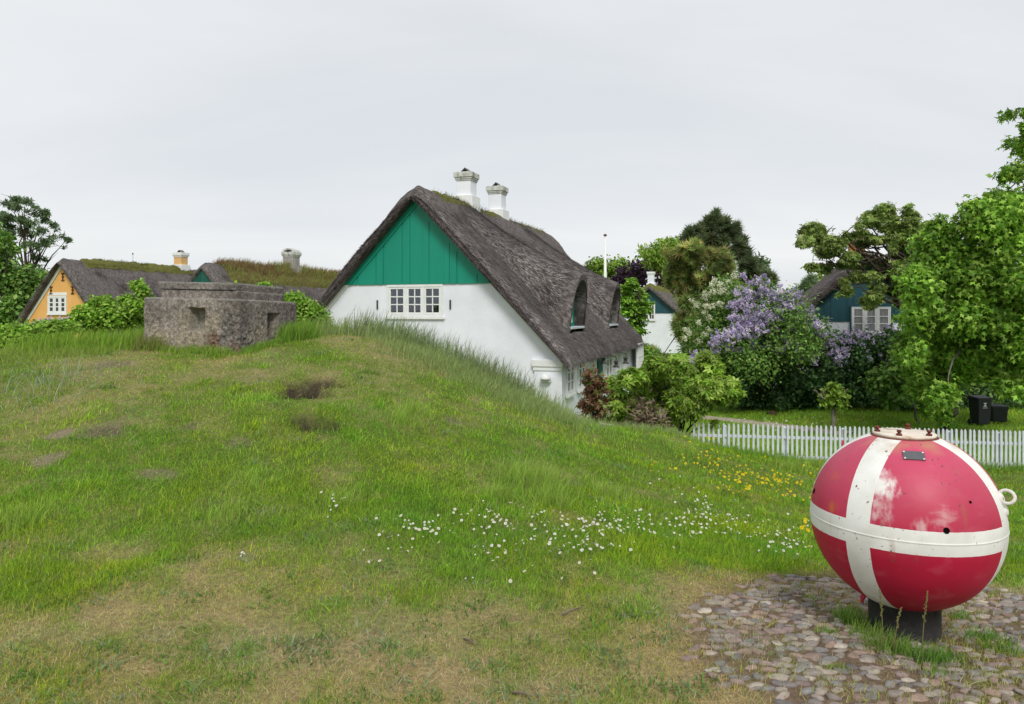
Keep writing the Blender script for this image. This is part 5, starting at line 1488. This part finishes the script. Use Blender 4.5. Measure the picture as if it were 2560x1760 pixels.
# viburnum with cream flower balls
vb_c = cpx(25.6, [(1830, 730, 40, 35), (1790, 770, 50, 45), (1840, 790, 45, 40), (1760, 830, 50, 50), (1800, 860, 50, 50), (1750, 910, 45, 45), (1800, 930, 45, 35)], dj=.4)
vt = tree("guelder_rose", "green guelder rose bush dotted with round cream flower heads", "bush", gpt(1795, 27.0), vb_c, 6000, 'star', .12, 'mid', r0=.06, r1=.03, nlimb=6, sprig=8, spread=.32, shell=.5, tone=.4)
bl_ = []
for px, py in [(1786, 700), (1780, 712), (1835, 690), (1822, 705), (1845, 718), (1800, 712), (1813, 718), (1783, 728), (1765, 733), (1801, 729), (1818, 730), (1780, 738), (1762, 743), (1730, 748), (1742, 762), (1764, 762), (1781, 766), (1770, 768), (1797, 758), (1763, 780), (1773, 795), (1747, 806), (1716, 823), (1773, 826), (1762, 835), (1722, 834), (1748, 852), (1712, 846), (1805, 763), (1842, 733)]:
    bl_ += cpx(24.55, [(px, py, 7, 6)], dj=.12)
leaves("blossom", M['petal'], vt, vt.location, bl_, 3600, 'quad', .045, 'cream', sprig=10, spread=.22, shell=.8, up=.1, tone=.1)
# dark pine and browner conifer
pi_c = cpx(46, [(a, b, c * .85, d * .85) for a, b, c, d in [(1782, 552, 20, 14), (1800, 560, 16, 14), (1775, 575, 30, 16), (1735, 590, 22, 14), (1755, 600, 30, 14), (1815, 575, 20, 18), (1830, 590, 16, 20), (1800, 610, 34, 18), (1725, 605, 16, 10), (1845, 615, 16, 16), (1850, 640, 22, 20), (1865, 660, 22, 18), (1770, 630, 34, 16), (1820, 640, 30, 20), (1885, 690, 20, 16), (1915, 700, 16, 14), (1905, 720, 24, 18), (1870, 700, 34, 22), (1790, 538, 8, 15), (1768, 556, 8, 13), (1814, 550, 8, 15), (1838, 572, 9, 18), (1726, 580, 10, 14), (1854, 606, 9, 16), (1712, 604, 12, 9), (1872, 640, 10, 16), (1896, 676, 10, 14), (1922, 694, 12, 12), (1745, 578, 10, 10)]], dj=.8)
tree("pine_tree", "dark pine with tufted needles, the tallest tree behind the lilac", "tree", gpt(1785, 46.5), pi_c, 5200, 'needles', .40, 'pine', top=W(1790, 560, 46), r0=.22, r1=.06, nlimb=18, sprig=5, spread=.35, shell=.3, up=.7, start=(.4, .98), tone=.8, jag=.3, brk=5, brf=.30)
br_c = cpx(44, [(1712, 640, 36, 30), (1740, 640, 45, 30), (1790, 660, 55, 35), (1722, 690, 44, 40), (1750, 700, 60, 45), (1820, 690, 55, 40), (1728, 745, 34, 40), (1740, 760, 55, 45), (1800, 740, 50, 40), (1860, 740, 40, 40), (1722, 800, 32, 45), (1725, 860, 35, 45), (1650, 905, 40, 30)], dj=1)
tree("conifer", "brown green spreading conifer below the tall pine behind the guelder rose", "tree", gpt(1745, 44.4), br_c, 8000, 'needles', .38, 'brown', top=W(1750, 650, 44), r0=.22, r1=.08, nlimb=12, sprig=5, spread=.35, shell=.3, up=.6, tone=.85, jag=.35, brk=6, brf=.33)
# layered green tree at the far end of the white house
ly_c = cpx(33.5, [(a - 14, b, c * .85, d) for a, b, c, d in [(1600, 705, 18, 16), (1580, 720, 22, 12), (1610, 735, 26, 12), (1570, 745, 22, 14), (1600, 760, 36, 12), (1625, 755, 22, 9), (1585, 785, 40, 14), (1625, 780, 22, 9), (1600, 810, 36, 14), (1575, 815, 26, 16), (1610, 835, 30, 14), (1600, 860, 34, 16), (1620, 880, 30, 22), (1600, 905, 34, 20)]], dj=.5)
tree("layered_tree", "fresh green tree with flat layered branches at the far end of the white house", "tree", gpt(1597, 33.8), ly_c, 6500, 'oval', .17, 'maple', top=W(1600, 720, 33.5), r0=.12, r1=.03, nlimb=14, sprig=8, spread=.33, shell=.35, up=1.6, flat=.4, tone=.5, brk=3, brf=.55)
us_c = cpx(31, [(1620, 930, 40, 40), (1670, 900, 45, 40), (1720, 950, 45, 45), (1660, 960, 50, 40), (1600, 970, 40, 40), (1720, 1000, 50, 30), (1760, 985, 50, 40)], dj=1)
tree("shrub", "dark mixed shrub in the shade between the white house and the guelder rose", "shrub", gpt(1680, 31.5), us_c, 9000, 'oval', .12, 'mid', lim=False, sprig=8, spread=.3, shell=.45, tone=.7, brk=4, brf=.5, crown="foliage")
# far trees
cb_c = cpx(76, [(1560, 690, 30, 22), (1600, 680, 34, 24), (1640, 690, 34, 26), (1670, 710, 30, 26), (1580, 720, 40, 26), (1640, 740, 44, 30), (1690, 750, 26, 30), (1545, 710, 22, 18), (1620, 668, 16, 12)], dj=1.5)
tree("copper_beech", "dark purple copper beech beyond the distant white house", "tree", gpt(1620, 77), cb_c, 6500, 'oval', .32, 'purple', r0=.3, r1=.1, nlimb=8, sprig=8, spread=.34, shell=.4, tone=.6, brk=4, brf=.5)
lg_c = cpx(92, [(1490, 670, 24, 18), (1520, 662, 26, 14), (1550, 665, 26, 16), (1575, 672, 20, 14), (1500, 690, 34, 18), (1545, 690, 34, 18), (1475, 685, 14, 12)], dj=1.5)
tree("far_tree", "rounded light green tree showing behind the flagpole", "tree", gpt(1520, 93), lg_c, 3200, 'oval', .38, 'bright', r0=.3, r1=.1, nlimb=7, sprig=8, spread=.3, shell=.5)
fe_c = cpx(70, [(1662, 612, 22, 12), (1680, 605, 18, 10), (1650, 630, 26, 14), (1680, 630, 26, 14), (1620, 640, 18, 10), (1640, 650, 26, 12), (1670, 655, 30, 16), (1612, 625, 12, 8)], dj=1)
tree("feathery_tree", "loose light green tree rising left of the brown conifer", "tree", gpt(1660, 71), fe_c, 2200, 'narrow', .5, 'bright', r0=.25, r1=.06, nlimb=8, sprig=7, spread=.42, shell=.35, up=.2)
gy_c = cpx(52, [(1890, 655, 16, 12), (1900, 675, 18, 12), (1880, 690, 22, 16), (1905, 660, 8, 8), (1870, 680, 16, 16)], dj=.6)
tree("young_tree", "grey green small tree peeping out right of the tall pine", "tree", gpt(1885, 53), gy_c, 900, 'narrow', .45, 'grey', r0=.12, r1=.03, nlimb=5, sprig=7, spread=.4, shell=.3)
sp_c = cpx(58, [(2028, 702, 8, 8), (2024, 716, 14, 10), (2020, 732, 20, 12), (2035, 738, 20, 12)], dj=.5)
tree("spruce", "small bluish spruce beside the left slope of the teal house roof", "tree", gpt(2025, 59), sp_c, 900, 'needles', .4, 'grey', r0=.15, r1=.04, nlimb=4, sprig=7, spread=.3, shell=.3)
dh_c = cpx(66, [(1975, 742, 26, 12), (1998, 735, 24, 12), (1950, 752, 20, 10), (2060, 705, 18, 16), (2075, 715, 22, 18), (2040, 720, 16, 12)], dj=1)
tree("distant_bush", "pale olive distant bushes between the lilac and the teal roof", "bush", gpt(1990, 67), dh_c, 1500, 'oval', .35, 'olive', lim=False, sprig=7, spread=.3, shell=.3, crown="foliage")
# trees on the left
lt_c = cpx(47, [(20, 515, 30, 14), (60, 510, 26, 12), (90, 530, 24, 14), (30, 545, 34, 14), (75, 550, 30, 14), (110, 545, 22, 10), (130, 560, 18, 7), (20, 575, 30, 12), (60, 580, 26, 12), (95, 580, 22, 10), (145, 592, 24, 8), (120, 600, 20, 9), (165, 600, 14, 5), (70, 610, 22, 10), (100, 612, 18, 8), (105, 648, 12, 7), (-20, 540, 40, 20), (-20, 580, 34, 16), (160, 618, 10, 4), (85, 645, 8, 8), (45, 500, 20, 8), (100, 668, 6, 4), (140, 575, 12, 4)], dj=1)
tree("windswept_tree", "tall windswept tree with open branches rising above the yellow house", "tree", gpt(55, 47.5), lt_c, 7000, 'narrow', .22, 'grey', top=W(62, 560, 47), r0=.17, r1=.05, nlimb=22, sprig=8, spread=.33, shell=.3, up=.3, start=(.30, .98), rt=.55, twigs=3, flat=.6, tone=.5, brk=4, brf=.36)
bb_c = cpx(43, [(10, 600, 22, 16), (30, 620, 18, 12), (5, 640, 40, 24), (-30, 610, 50, 40), (20, 690, 50, 36), (60, 700, 40, 30), (95, 720, 30, 26), (20, 750, 50, 40), (60, 760, 40, 36), (10, 810, 50, 36), (-50, 700, 60, 70), (-50, 800, 60, 60), (40, 800, 34, 30)], dj=1)
tree("leafy_tree", "dense dark green leafy tree at the left edge of the view", "tree", gpt(10, 43.5), bb_c, 11000, 'oval', .26, 'mid', r0=.25, r1=.1, nlimb=10, sprig=8, spread=.32, shell=.45, tone=.5, brk=4, brf=.5)
bg_c = cpx(60, [(70, 690, 40, 20), (100, 700, 24, 20), (50, 720, 40, 30), (90, 730, 30, 30), (110, 690, 12, 8)], dj=1)
tree("distant_bush", "soft green hedgerow bush between the windswept tree and the yellow roof", "bush", gpt(75, 61), bg_c, 1800, 'oval', .35, 'mid', lim=False, sprig=7, spread=.3, shell=.4, crown="foliage")
# shrub before the white house: red leaved part, bright chestnut leaved part
rb_c = cpx(15.2, [(1478, 935, 18, 22), (1490, 965, 26, 22), (1475, 1000, 22, 26), (1500, 1010, 26, 28), (1480, 1040, 24, 26), (1510, 1050, 24, 20), (1460, 1010, 10, 12)], dj=.25)
tree("red_shrub", "small shrub with reddish brown leaves at the corner of the white house", "shrub", gpt(1488, 15.4), rb_c, 1000, 'star', .115, 'red', r0=.03, r1=.012, nlimb=6, sprig=6, spread=.30, shell=.45, up=.4, droop=.6)
ch_c = cpx(15.6, [(1530, 960, 30, 26), (1570, 945, 34, 26), (1540, 1010, 34, 34), (1590, 985, 40, 34), (1620, 925, 36, 26), (1650, 910, 36, 24), (1640, 960, 44, 34), (1690, 915, 44, 28), (1690, 965, 44, 36), (1720, 945, 36, 32), (1770, 920, 36, 26), (1790, 950, 40, 30), (1820, 975, 34, 26), (1840, 985, 22, 16), (1760, 980, 44, 36), (1700, 1010, 40, 34), (1732, 1012, 28, 20), (1660, 1010, 30, 24), (1560, 1050, 30, 20), (1783, 1062, 7, 9), (1768, 1005, 22, 18), (1685, 1045, 22, 14)], dj=.45)
tree("leafy_shrub", "bright green broad leaved shrub in front of the white house", "shrub", gpt(1705, 16.0), ch_c, 5600, 'hand', .13, 'bright', top=W(1690, 960, 15.7), r0=.05, r1=.02, nlimb=20, sprig=7, spread=.32, shell=.4, up=.8, droop=.5, tone=.55, brk=4, brf=.5, start=(.1, .9))
dw_c = cpx(15.0, [(1600, 1035, 26, 24), (1630, 1040, 28, 22), (1615, 1015, 20, 18), (1590, 1060, 30, 10), (1650, 1058, 26, 12)], dj=.2)
tree("dry_shrub", "dry brown twiggy shrub under the bright leaved shrub", "shrub", gpt(1615, 14.7), dw_c, 620, 'narrow', .13, 'dead', r0=.02, r1=.008, nlimb=5, sprig=6, spread=.4, shell=.2, up=.5, bark='wood')
# little pollard
po_c = cpx(20.4, [(2080, 985, 14, 16), (2095, 985, 14, 14), (2070, 1000, 16, 12), (2090, 1005, 16, 12), (2105, 1000, 12, 12), (2085, 970, 12, 10), (2065, 985, 8, 12)], dj=.15)
b_ = gpt(2080, 20.4)
po = tree("pollard_tree", "little pollarded tree with a tuft of light leaves on the garden lawn", "tree", b_, po_c, 520, 'oval', .15, 'bright', top=W(2085, 1020, 20.4), r0=.075, r1=.06, nlimb=6, bark='palebark', sprig=6, spread=.3, shell=.4, start=(.85, 1))
kn = MB()
for (px, py, px2, py2) in ((2078, 1018, 2045, 985), (2045, 985, 2034, 975), (2090, 1015, 2112, 985), (2112, 985, 2120, 972), (2060, 998, 2055, 970)):
    a, b = W(px, py, 20.4), W(px2, py2, 20.3); kn.tube([a, a.lerp(b, .5) + Vector((0, 0, .03)), b], [.035, .028, .018], 7)
kn.build("branch", M['palebark'], po, off=b_)
# leafy bush at the maple's foot
ub_c = cpx(22.6, [(2205, 945, 30, 22), (2230, 970, 34, 22), (2250, 930, 30, 30), (2190, 965, 18, 14), (2240, 1000, 26, 10), (2215, 995, 20, 8)], dj=.3)
tree("arching_shrub", "arching light green shrub before the hedge left of the maple", "shrub", gpt(2300, 22.9), ub_c, 1300, 'oval', .15, 'mid', top=W(2275, 990, 22.8), r0=.05, r1=.025, bark='palebark', nlimb=6, sprig=7, spread=.3, shell=.4, up=.8)
sb_c = cpx(26.5, [(2350 + k * 40, 960 + 40 * (k % 2), 50, 60) for k in range(9)] + [(2400 + 50 * k, 880, 50, 60) for k in range(6)], dj=.4)
tree("hedge", "deep green hedge in the shade behind the black bins", "hedge", gpt(2500, 26.5), sb_c, 9000, 'oval', .12, 'dark', lim=False, sprig=8, spread=.3, shell=.5, crown="foliage")
# rose bushes round the bunker
def rose(label, base, lst, d, n, size=.058, dj=.2, **kw):
    tree("rose_bush", label, "bush", base, cpx(d, lst, dj=dj), int(n * 2.3), 'oval', size, 'rose', r0=.02, r1=.008, nlimb=6, sprig=8, spread=.32, shell=.45, up=.7, group="rose bushes on the mound", **kw)
rose("light green rose bush left of the bunker before the yellow house", gpt(270, 12.9), [(245, 765, 26, 16), (265, 755, 18, 12), (215, 785, 26, 16), (280, 790, 34, 22), (240, 810, 34, 22), (310, 800, 26, 22), (200, 805, 20, 14), (190, 790, 12, 10)], 12.8, 2600)
rose("tall rose shoots against the thatch beside the bunker's left edge", gpt(348, 13.2), [(345, 712, 12, 10), (352, 728, 14, 12), (365, 745, 14, 10), (320, 752, 18, 12), (345, 765, 20, 14), (352, 790, 18, 20)], 13.0, 1100)
rose("low rose thicket spreading down the mound at the left edge", gpt(40, 11.8), [(20, 835, 34, 16), (60, 830, 34, 16), (100, 828, 34, 14), (10, 860, 30, 16), (140, 822, 30, 14), (-40, 845, 40, 24), (60, 855, 36, 14), (170, 820, 22, 14), (110, 850, 30, 14)], 11.9, 3000)
rose("rose bush growing over the bunker's right back corner", gpt(760, 13.6), [(735, 745, 20, 10), (745, 760, 26, 14), (770, 775, 26, 16), (790, 790, 26, 16), (760, 800, 30, 20), (800, 808, 22, 14), (780, 825, 30, 12), (730, 758, 16, 10)], 13.4, 2400)
rose("rose tips showing over the middle of the bunker's slab roof", gpt(588, 13.3), [(575, 718, 12, 5), (590, 716, 8, 5), (585, 740, 20, 16)], 13.2, 260)
rose("rose tips showing over the left end of the bunker's slab roof", gpt(490, 13.3), [(485, 717, 10, 5), (492, 719, 8, 4), (490, 740, 20, 16)], 13.2, 240)
rose("wide rose tips showing over the right end of the bunker's slab roof", gpt(655, 13.3), [(640, 719, 12, 5), (660, 716, 14, 7), (680, 724, 10, 5), (655, 742, 30, 16)], 13.2, 480)
rose("low rose bush at the foot of the white gable's left corner", gpt(840, 14.5), [(815, 822, 18, 8), (835, 830, 18, 8), (860, 828, 14, 7)], 14.3, 500)
lv = cpx(12.6, [(110, 812, 16, 6), (150, 806, 16, 6), (190, 803, 12, 5), (70, 822, 12, 5), (125, 808, 14, 5)], dj=.15)
t_ = thing("blue_flowers", "pale lavender flowers along the rose thicket under the yellow gable", "flowers", gpt(120, 12.7))
leaves("blossom", M['petal'], t_, t_.location, lv, 260, 'floret', .055, 'lilac', sprig=6, spread=.4, shell=.4)
leaves("foliage", M['leaf'], t_, t_.location, cpx(12.6, [(110, 822, 22, 10), (150, 816, 22, 10), (190, 814, 16, 10)], dj=.1), 500, 'oval', .07, 'mid', sprig=6, spread=.4, shell=.4)
# grasses and heather on the turfed ridge
tr_ = GrassSet()
n_ = 15000
yy = .9 + 10.8 * rng.random(n_); xx = rng.normal(0, .5, n_).clip(-.95, .95)
zz = outer3(xx, yy) + .12
pts_w = np.array(to)[None] + xx[:, None] * np.array(EX)[None] + yy[:, None] * np.array(EY)[None]
cl = fbm(xx * 2 + 5, yy * .9, seed=91)
hh = (.12 + .40 * rng.random(n_) ** 2.2) * (.5 + cl) * np.where(np.abs(xx) > .6, .5, 1)
cc = np.where((cl + rng.normal(0, .12, n_) > .5)[:, None], np.array([[.28, .30, .085]]), np.array([[.26, .165, .085]])) * (.7 + .6 * rng.random((n_, 1)))
V, Q, T, C = blades(xx, yy, zz, hh, np.full(n_, .022), cc, lean=.5, segs=2)
link("ridge_grass", np_mesh("ridge_grass", V, [Q, T], col=C), M['grass'], roof3)["kind"] = "stuff"
for (ou, rf, ya, yb, wd, n_, pal_, hm) in ((outer, roof, .6, 12.3, .42, 2600, ([.11, .13, .04], [.16, .14, .07]), .16), (outer2, roof2, .9, 8.2, .42, 3500, ([.10, .13, .025], [.13, .12, .03]), .14)):
    yy = ya + (yb - ya) * rng.random(n_); xx = rng.normal(0, wd * .6, n_).clip(-wd, wd); cl = fbm(xx * 2, yy * 1.1, seed=93)
    ok = cl > .42; yy, xx = yy[ok], xx[ok]; k = len(yy)
    cc = np.array(pal_)[rng.integers(0, 2, k)] * (.7 + .6 * rng.random((k, 1)))
    V, Q, T, C = blades(xx, yy, ou(xx, yy) + .12, hm * (.3 + rng.random(k) ** 2), np.full(k, .016), cc, lean=.6)
    link("ridge_grass", np_mesh("ridge_grass", V, [Q, T], col=C), M['grass'], rf)["kind"] = "stuff"

# ------------------------------------------------------------------ picket fence
A0, A1 = Vector(((1728 - 1280) / F * 15.55, 15.55, 0)), Vector(((2680 - 1280) / F * 14.7, 14.7, 0))
fd = (A1 - A0); FL = fd.length; fd.normalize(); fn_ = Vector((fd.y, -fd.x, 0))
fang = math.atan2(fd.y, fd.x)
fence = thing("picket_fence", "white picket fence between the mound and the garden lawn", "fence", A0, fang)
def ftop(s): return -.585 - .065 * s / FL
pk = MB(); pk.prism([(-.0215, 0), (.0215, 0), (.0215, .735), (.011, .765), (0, .778), (-.011, .765), (-.0215, .735)], lambda u, v, w: (u, w, v), -.01, .01)
p0 = pk.build("picket", M['whitepick'], fence)
pme = p0.data
s, k = .05, 0
while s < FL - .05:
    t = s / FL
    o = p0 if k == 0 else p0.copy()
    if k: COL.objects.link(o); o.parent = fence
    o.location = (s, -.02, ftop(s) - .778 + random.uniform(-.006, .006)); o.rotation_euler = (random.uniform(-.01, .01), random.uniform(-.012, .012), random.uniform(-.05, .05))
    s += .103 - .024 * t; k += 1
for dz_, hh_ in ((-.30, .055), (-.72, .07)):
    r = MB(); nn = 12
    for i in range(nn):
        a, b = FL * i / nn, FL * (i + 1) / nn - .002
        r.add([(a, .0, ftop(a) + dz_), (b, .0, ftop(b) + dz_), (b, .0, ftop(b) + dz_ + hh_), (a, .0, ftop(a) + dz_ + hh_), (a, .03, ftop(a) + dz_), (b, .03, ftop(b) + dz_), (b, .03, ftop(b) + dz_ + hh_), (a, .03, ftop(a) + dz_ + hh_)],
              [(0, 1, 2, 3), (4, 7, 6, 5), (3, 2, 6, 7), (0, 4, 5, 1), (0, 3, 7, 4), (1, 5, 6, 2)])
    r.build("rail", M['whitepick'], fence)
pp0 = None
for px in (1812, 1962, 2112, 2248, 2374, 2500, 2620):
    sp = None
    lo, hi = 0, FL
    for _ in range(40):
        mid = (lo + hi) / 2; q = A0 + fd * mid
        if 1280 + F * q.x / q.y < px: lo = mid
        else: hi = mid
    if pp0 is None:
        pm = MB(); pm.box(-.045, .045, .032, .105, -1.1, -.10); pm.lathe([(.048, 0), (.05, .02), (.03, .045), (.002, .05)], (0, .068, -.10), 12)
        pp0 = pm.build("post", M['whitepick'], fence, bevel=.008); o = pp0
    else:
        o = pp0.copy(); COL.objects.link(o); o.parent = fence
    o.location = (lo, 0, ftop(lo))

# ------------------------------------------------------------------ bins, poles, odds and ends
def wheelie_bin(label, px, d, hgt, wid, mark, rz):
    b = gpt(px, d)
    t = thing("wheelie_bin", label, "bin", b, rz, "black wheelie bins under the maple")
    m_ = MB(); w0, w1 = wid * .42, wid * .5; dp = wid * 1.0
    m_.add([(-w0, -dp * .42, .06), (w0, -dp * .42, .06), (w0, dp * .42, .06), (-w0, dp * .42, .06), (-w1, -dp * .5, hgt * .92), (w1, -dp * .5, hgt * .92), (w1, dp * .5, hgt * .92), (-w1, dp * .5, hgt * .92)],
           [(3, 2, 1, 0), (4, 5, 6, 7), (0, 1, 5, 4), (1, 2, 6, 5), (2, 3, 7, 6), (3, 0, 4, 7)])
    m_.build("body", M['black'], t, bevel=.015)
    l_ = MB(); l_.add([(-w1 - .02, -dp * .54, hgt * .925), (w1 + .02, -dp * .54, hgt * .925), (w1 + .02, dp * .55, hgt * .925), (-w1 - .02, dp * .55, hgt * .925), (-w1, -dp * .5, hgt * .965), (w1, -dp * .5, hgt * .965), (w1, dp * .5, hgt), (-w1, dp * .5, hgt)],
                      [(3, 2, 1, 0), (4, 5, 6, 7), (0, 1, 5, 4), (1, 2, 6, 5), (2, 3, 7, 6), (3, 0, 4, 7)])
    l_.build("lid", M['black'], t, bevel=.012)
    hb_ = MB(); hb_.tube([(-w1, dp * .5, hgt * .93), (-w1, dp * .62, hgt * .95), (w1, dp * .62, hgt * .95), (w1, dp * .5, hgt * .93)], .016, 8); hb_.build("handle", M['black'], t)
    for sg in (-1, 1):
        w_ = MB(); w_.lathe([(.02, -.025), (.09, -.025), (.095, -.015), (.095, .015), (.09, .025), (.02, .025)], (sg * (w0 - .0), dp * .40, .095), 18, (1, 0, 0)); w_.build("wheel", M['black'], t)
    if mark:
        g = MB(); f_ = lambda u, v, w: (u, -dp * .42 - (dp * .08) * ((v - .06) / (hgt * .86)) - w, v)
        zc_ = hgt * .73
        g.prism([(-.055, zc_ + .055), (.055, zc_ + .055), (.05, zc_ + .035), (.018, zc_ + .028), (.012, zc_), (.018, zc_ - .028), (.05, zc_ - .035), (.055, zc_ - .055), (-.055, zc_ - .055), (-.05, zc_ - .035), (-.018, zc_ - .028), (-.012, zc_), (-.018, zc_ + .028), (-.05, zc_ + .035)][::-1], f_, .003, .006)
        for k in range(7): g.prism([(-.075 + k * .022, zc_ - .105), (-.060 + k * .022, zc_ - .105), (-.060 + k * .022, zc_ - .088), (-.075 + k * .022, zc_ - .088)], f_, .003, .006)
        g.build("printed_mark", M['logo'], t)
    return t
wheelie_bin("black wheelie bin with a white printed mark in the shade under the maple", 2450, 22.3, .90, .43, True, R_(6))
wheelie_bin("plain black bin half hidden by leaves beside the marked bin", 2492, 22.9, .58, .46, False, R_(-8))

fp_ = W(1513, 590, 62); g0 = gz1(fp_.x, 62)
t_ = thing("flagpole", "white flagpole with a dark button top behind the thatched roof", "flagpole", (fp_.x, 62, -1.6))
H_ = fp_.z + 1.6
MB().tube([(0, 0, 0), (0, 0, H_ * .5), (0, 0, H_)], [.20, .15, .07], 12).build("pole", M['white'], t_)
MB().lathe([(.05, 0), (.15, .02), (.16, .08), (.08, .16), (.01, .18)], (0, 0, H_), 14).build("pole_button", M['rustiron'], t_)
q = W(332, 636, 60); t_ = thing("thin_pole", "thin grey pole rising behind the yellow house's ridge", "pole", (q.x, 60, -1.6))
MB().tube([(0, 0, 0), (0, 0, q.z + 1.6)], [.06, .04], 8).build("pole", M['sillgrey'], t_); MB().lathe([(.05, 0), (.07, .05), (.02, .12)], (0, 0, q.z + 1.6), 10).build("pole_cap", M['iron'], t_)
q = W(1941, 688, 120); t_ = thing("thin_pole", "faint distant mast above the lilac bush", "mast", (q.x, 120, -1.6))
MB().tube([(0, 0, 0), (0, 0, q.z + 1.6)], [.14, .06], 8).build("pole", M['sillgrey'], t_); MB().lathe([(.06, 0), (.08, .1), (.03, .2)], (0, 0, q.z + 1.6), 10).build("pole_cap", M['sillgrey'], t_)
q = W(2071, 796, 26.5); t_ = thing("roof_aerial", "pale television aerial on a mast before the teal gable", "aerial", (q.x, 26.5, -1.7))
MB().tube([(0, 0, 0), (0, 0, q.z + 1.7 + .08)], .014, 6).build("mast", M['sillgrey'], t_)
ae = MB(); hz = q.z + 1.7; ae.tube([(-.17, 0, hz), (.17, 0, hz)], .012, 6); ae.tube([(-.1, 0, hz - .07), (.1, 0, hz - .07)], .010, 6)
for k in range(5): ae.tube([(-.12 + k * .06, -.09, hz + .01), (-.12 + k * .06, .09, hz + .01)], .007, 5)
ae.build("antenna", M['sillgrey'], t_)
# stone by the bunker, mole hill, sticks
def rock(name, x, y, z, r, colr, m_):
    V = IV * (1 + .35 * (vnoise(IV[:, 0] * 1.8 + x * 9, IV[:, 1] * 1.8, IV[:, 2] * 1.8 + y, seed=95)[:, None] - .5) * 2) * np.array(r)
    o = link(name, np_mesh(name, V, [IF], col=np.tile(np.array([colr]), (len(V), 1)), smooth=True), m_); o.location = (x, y, z); return o
g_ = gpt(757, 12.6)
tag(rock("boulder", g_[0], g_[1], g_[2] + .06, (.05, .06, .13), (.36, .28, .20), M['stone']), "upright tan boulder in the grass beside the bunker's right side", "boulder")
g_ = gpt(1930, 24.6)
tag(rock("molehill", g_[0], g_[1], g_[2] + .02, (.18, .18, .14), (.1, .06, .04), M['soil']), "brown molehill at the foot of the lilac hedge", "molehill")
g_ = gpt(1600, 13.4)
for (px, py, px2, py2, lb) in ((1405, 1542, 1455, 1530, "pale longer stick lying in the grass left of the cobbles"), (1160, 1604, 1190, 1618, "short dark stick lying on the dry turf in the foreground"), (1280, 1748, 1328, 1759, "pale twig at the bottom edge of the foreground")):
    a, b = ground_px(px, py), ground_px(px2, py2)
    za, zb_ = gz1(*a) + .02, gz1(*b) + .02; mid = ((a[0] + b[0]) / 2, (a[1] + b[1]) / 2 + .006, (za + zb_) / 2 + .006)
    o = MB().tube([(0, 0, 0), (mid[0] - a[0], mid[1] - a[1], mid[2] - za), (b[0] - a[0], b[1] - a[1], zb_ - za)], [.006, .0055, .003], 7).build("stick", M['wood']); o.location = (a[0], a[1], za)
    tag(o, lb, "stick", "sticks on the turf")
ox = [ground_px(px, py) for px, py in ((1500, 1070), (1580, 1073), (1690, 1078))]
ed_ = MB()
rows = []
for (x, y) in [(ox[0][0] * (1 - t) + ox[2][0] * t, ox[0][1] * (1 - t) + ox[2][1] * t) for t in np.linspace(0, 1, 30)]:
    z = gz1(x, y); w_ = random.uniform(-.01, .01); rows.append([(x, y + w_, z - .05), (x, y + w_, z + .045), (x, y + .10 + w_, z + .05), (x, y + .11 + w_, z - .05)])
ed_.grid(np.array(rows), False)
tag(ed_.build("stone_kerb", M['oldplaster']), "low grey stone edging between the turf and the leafy shrubs", "kerb")
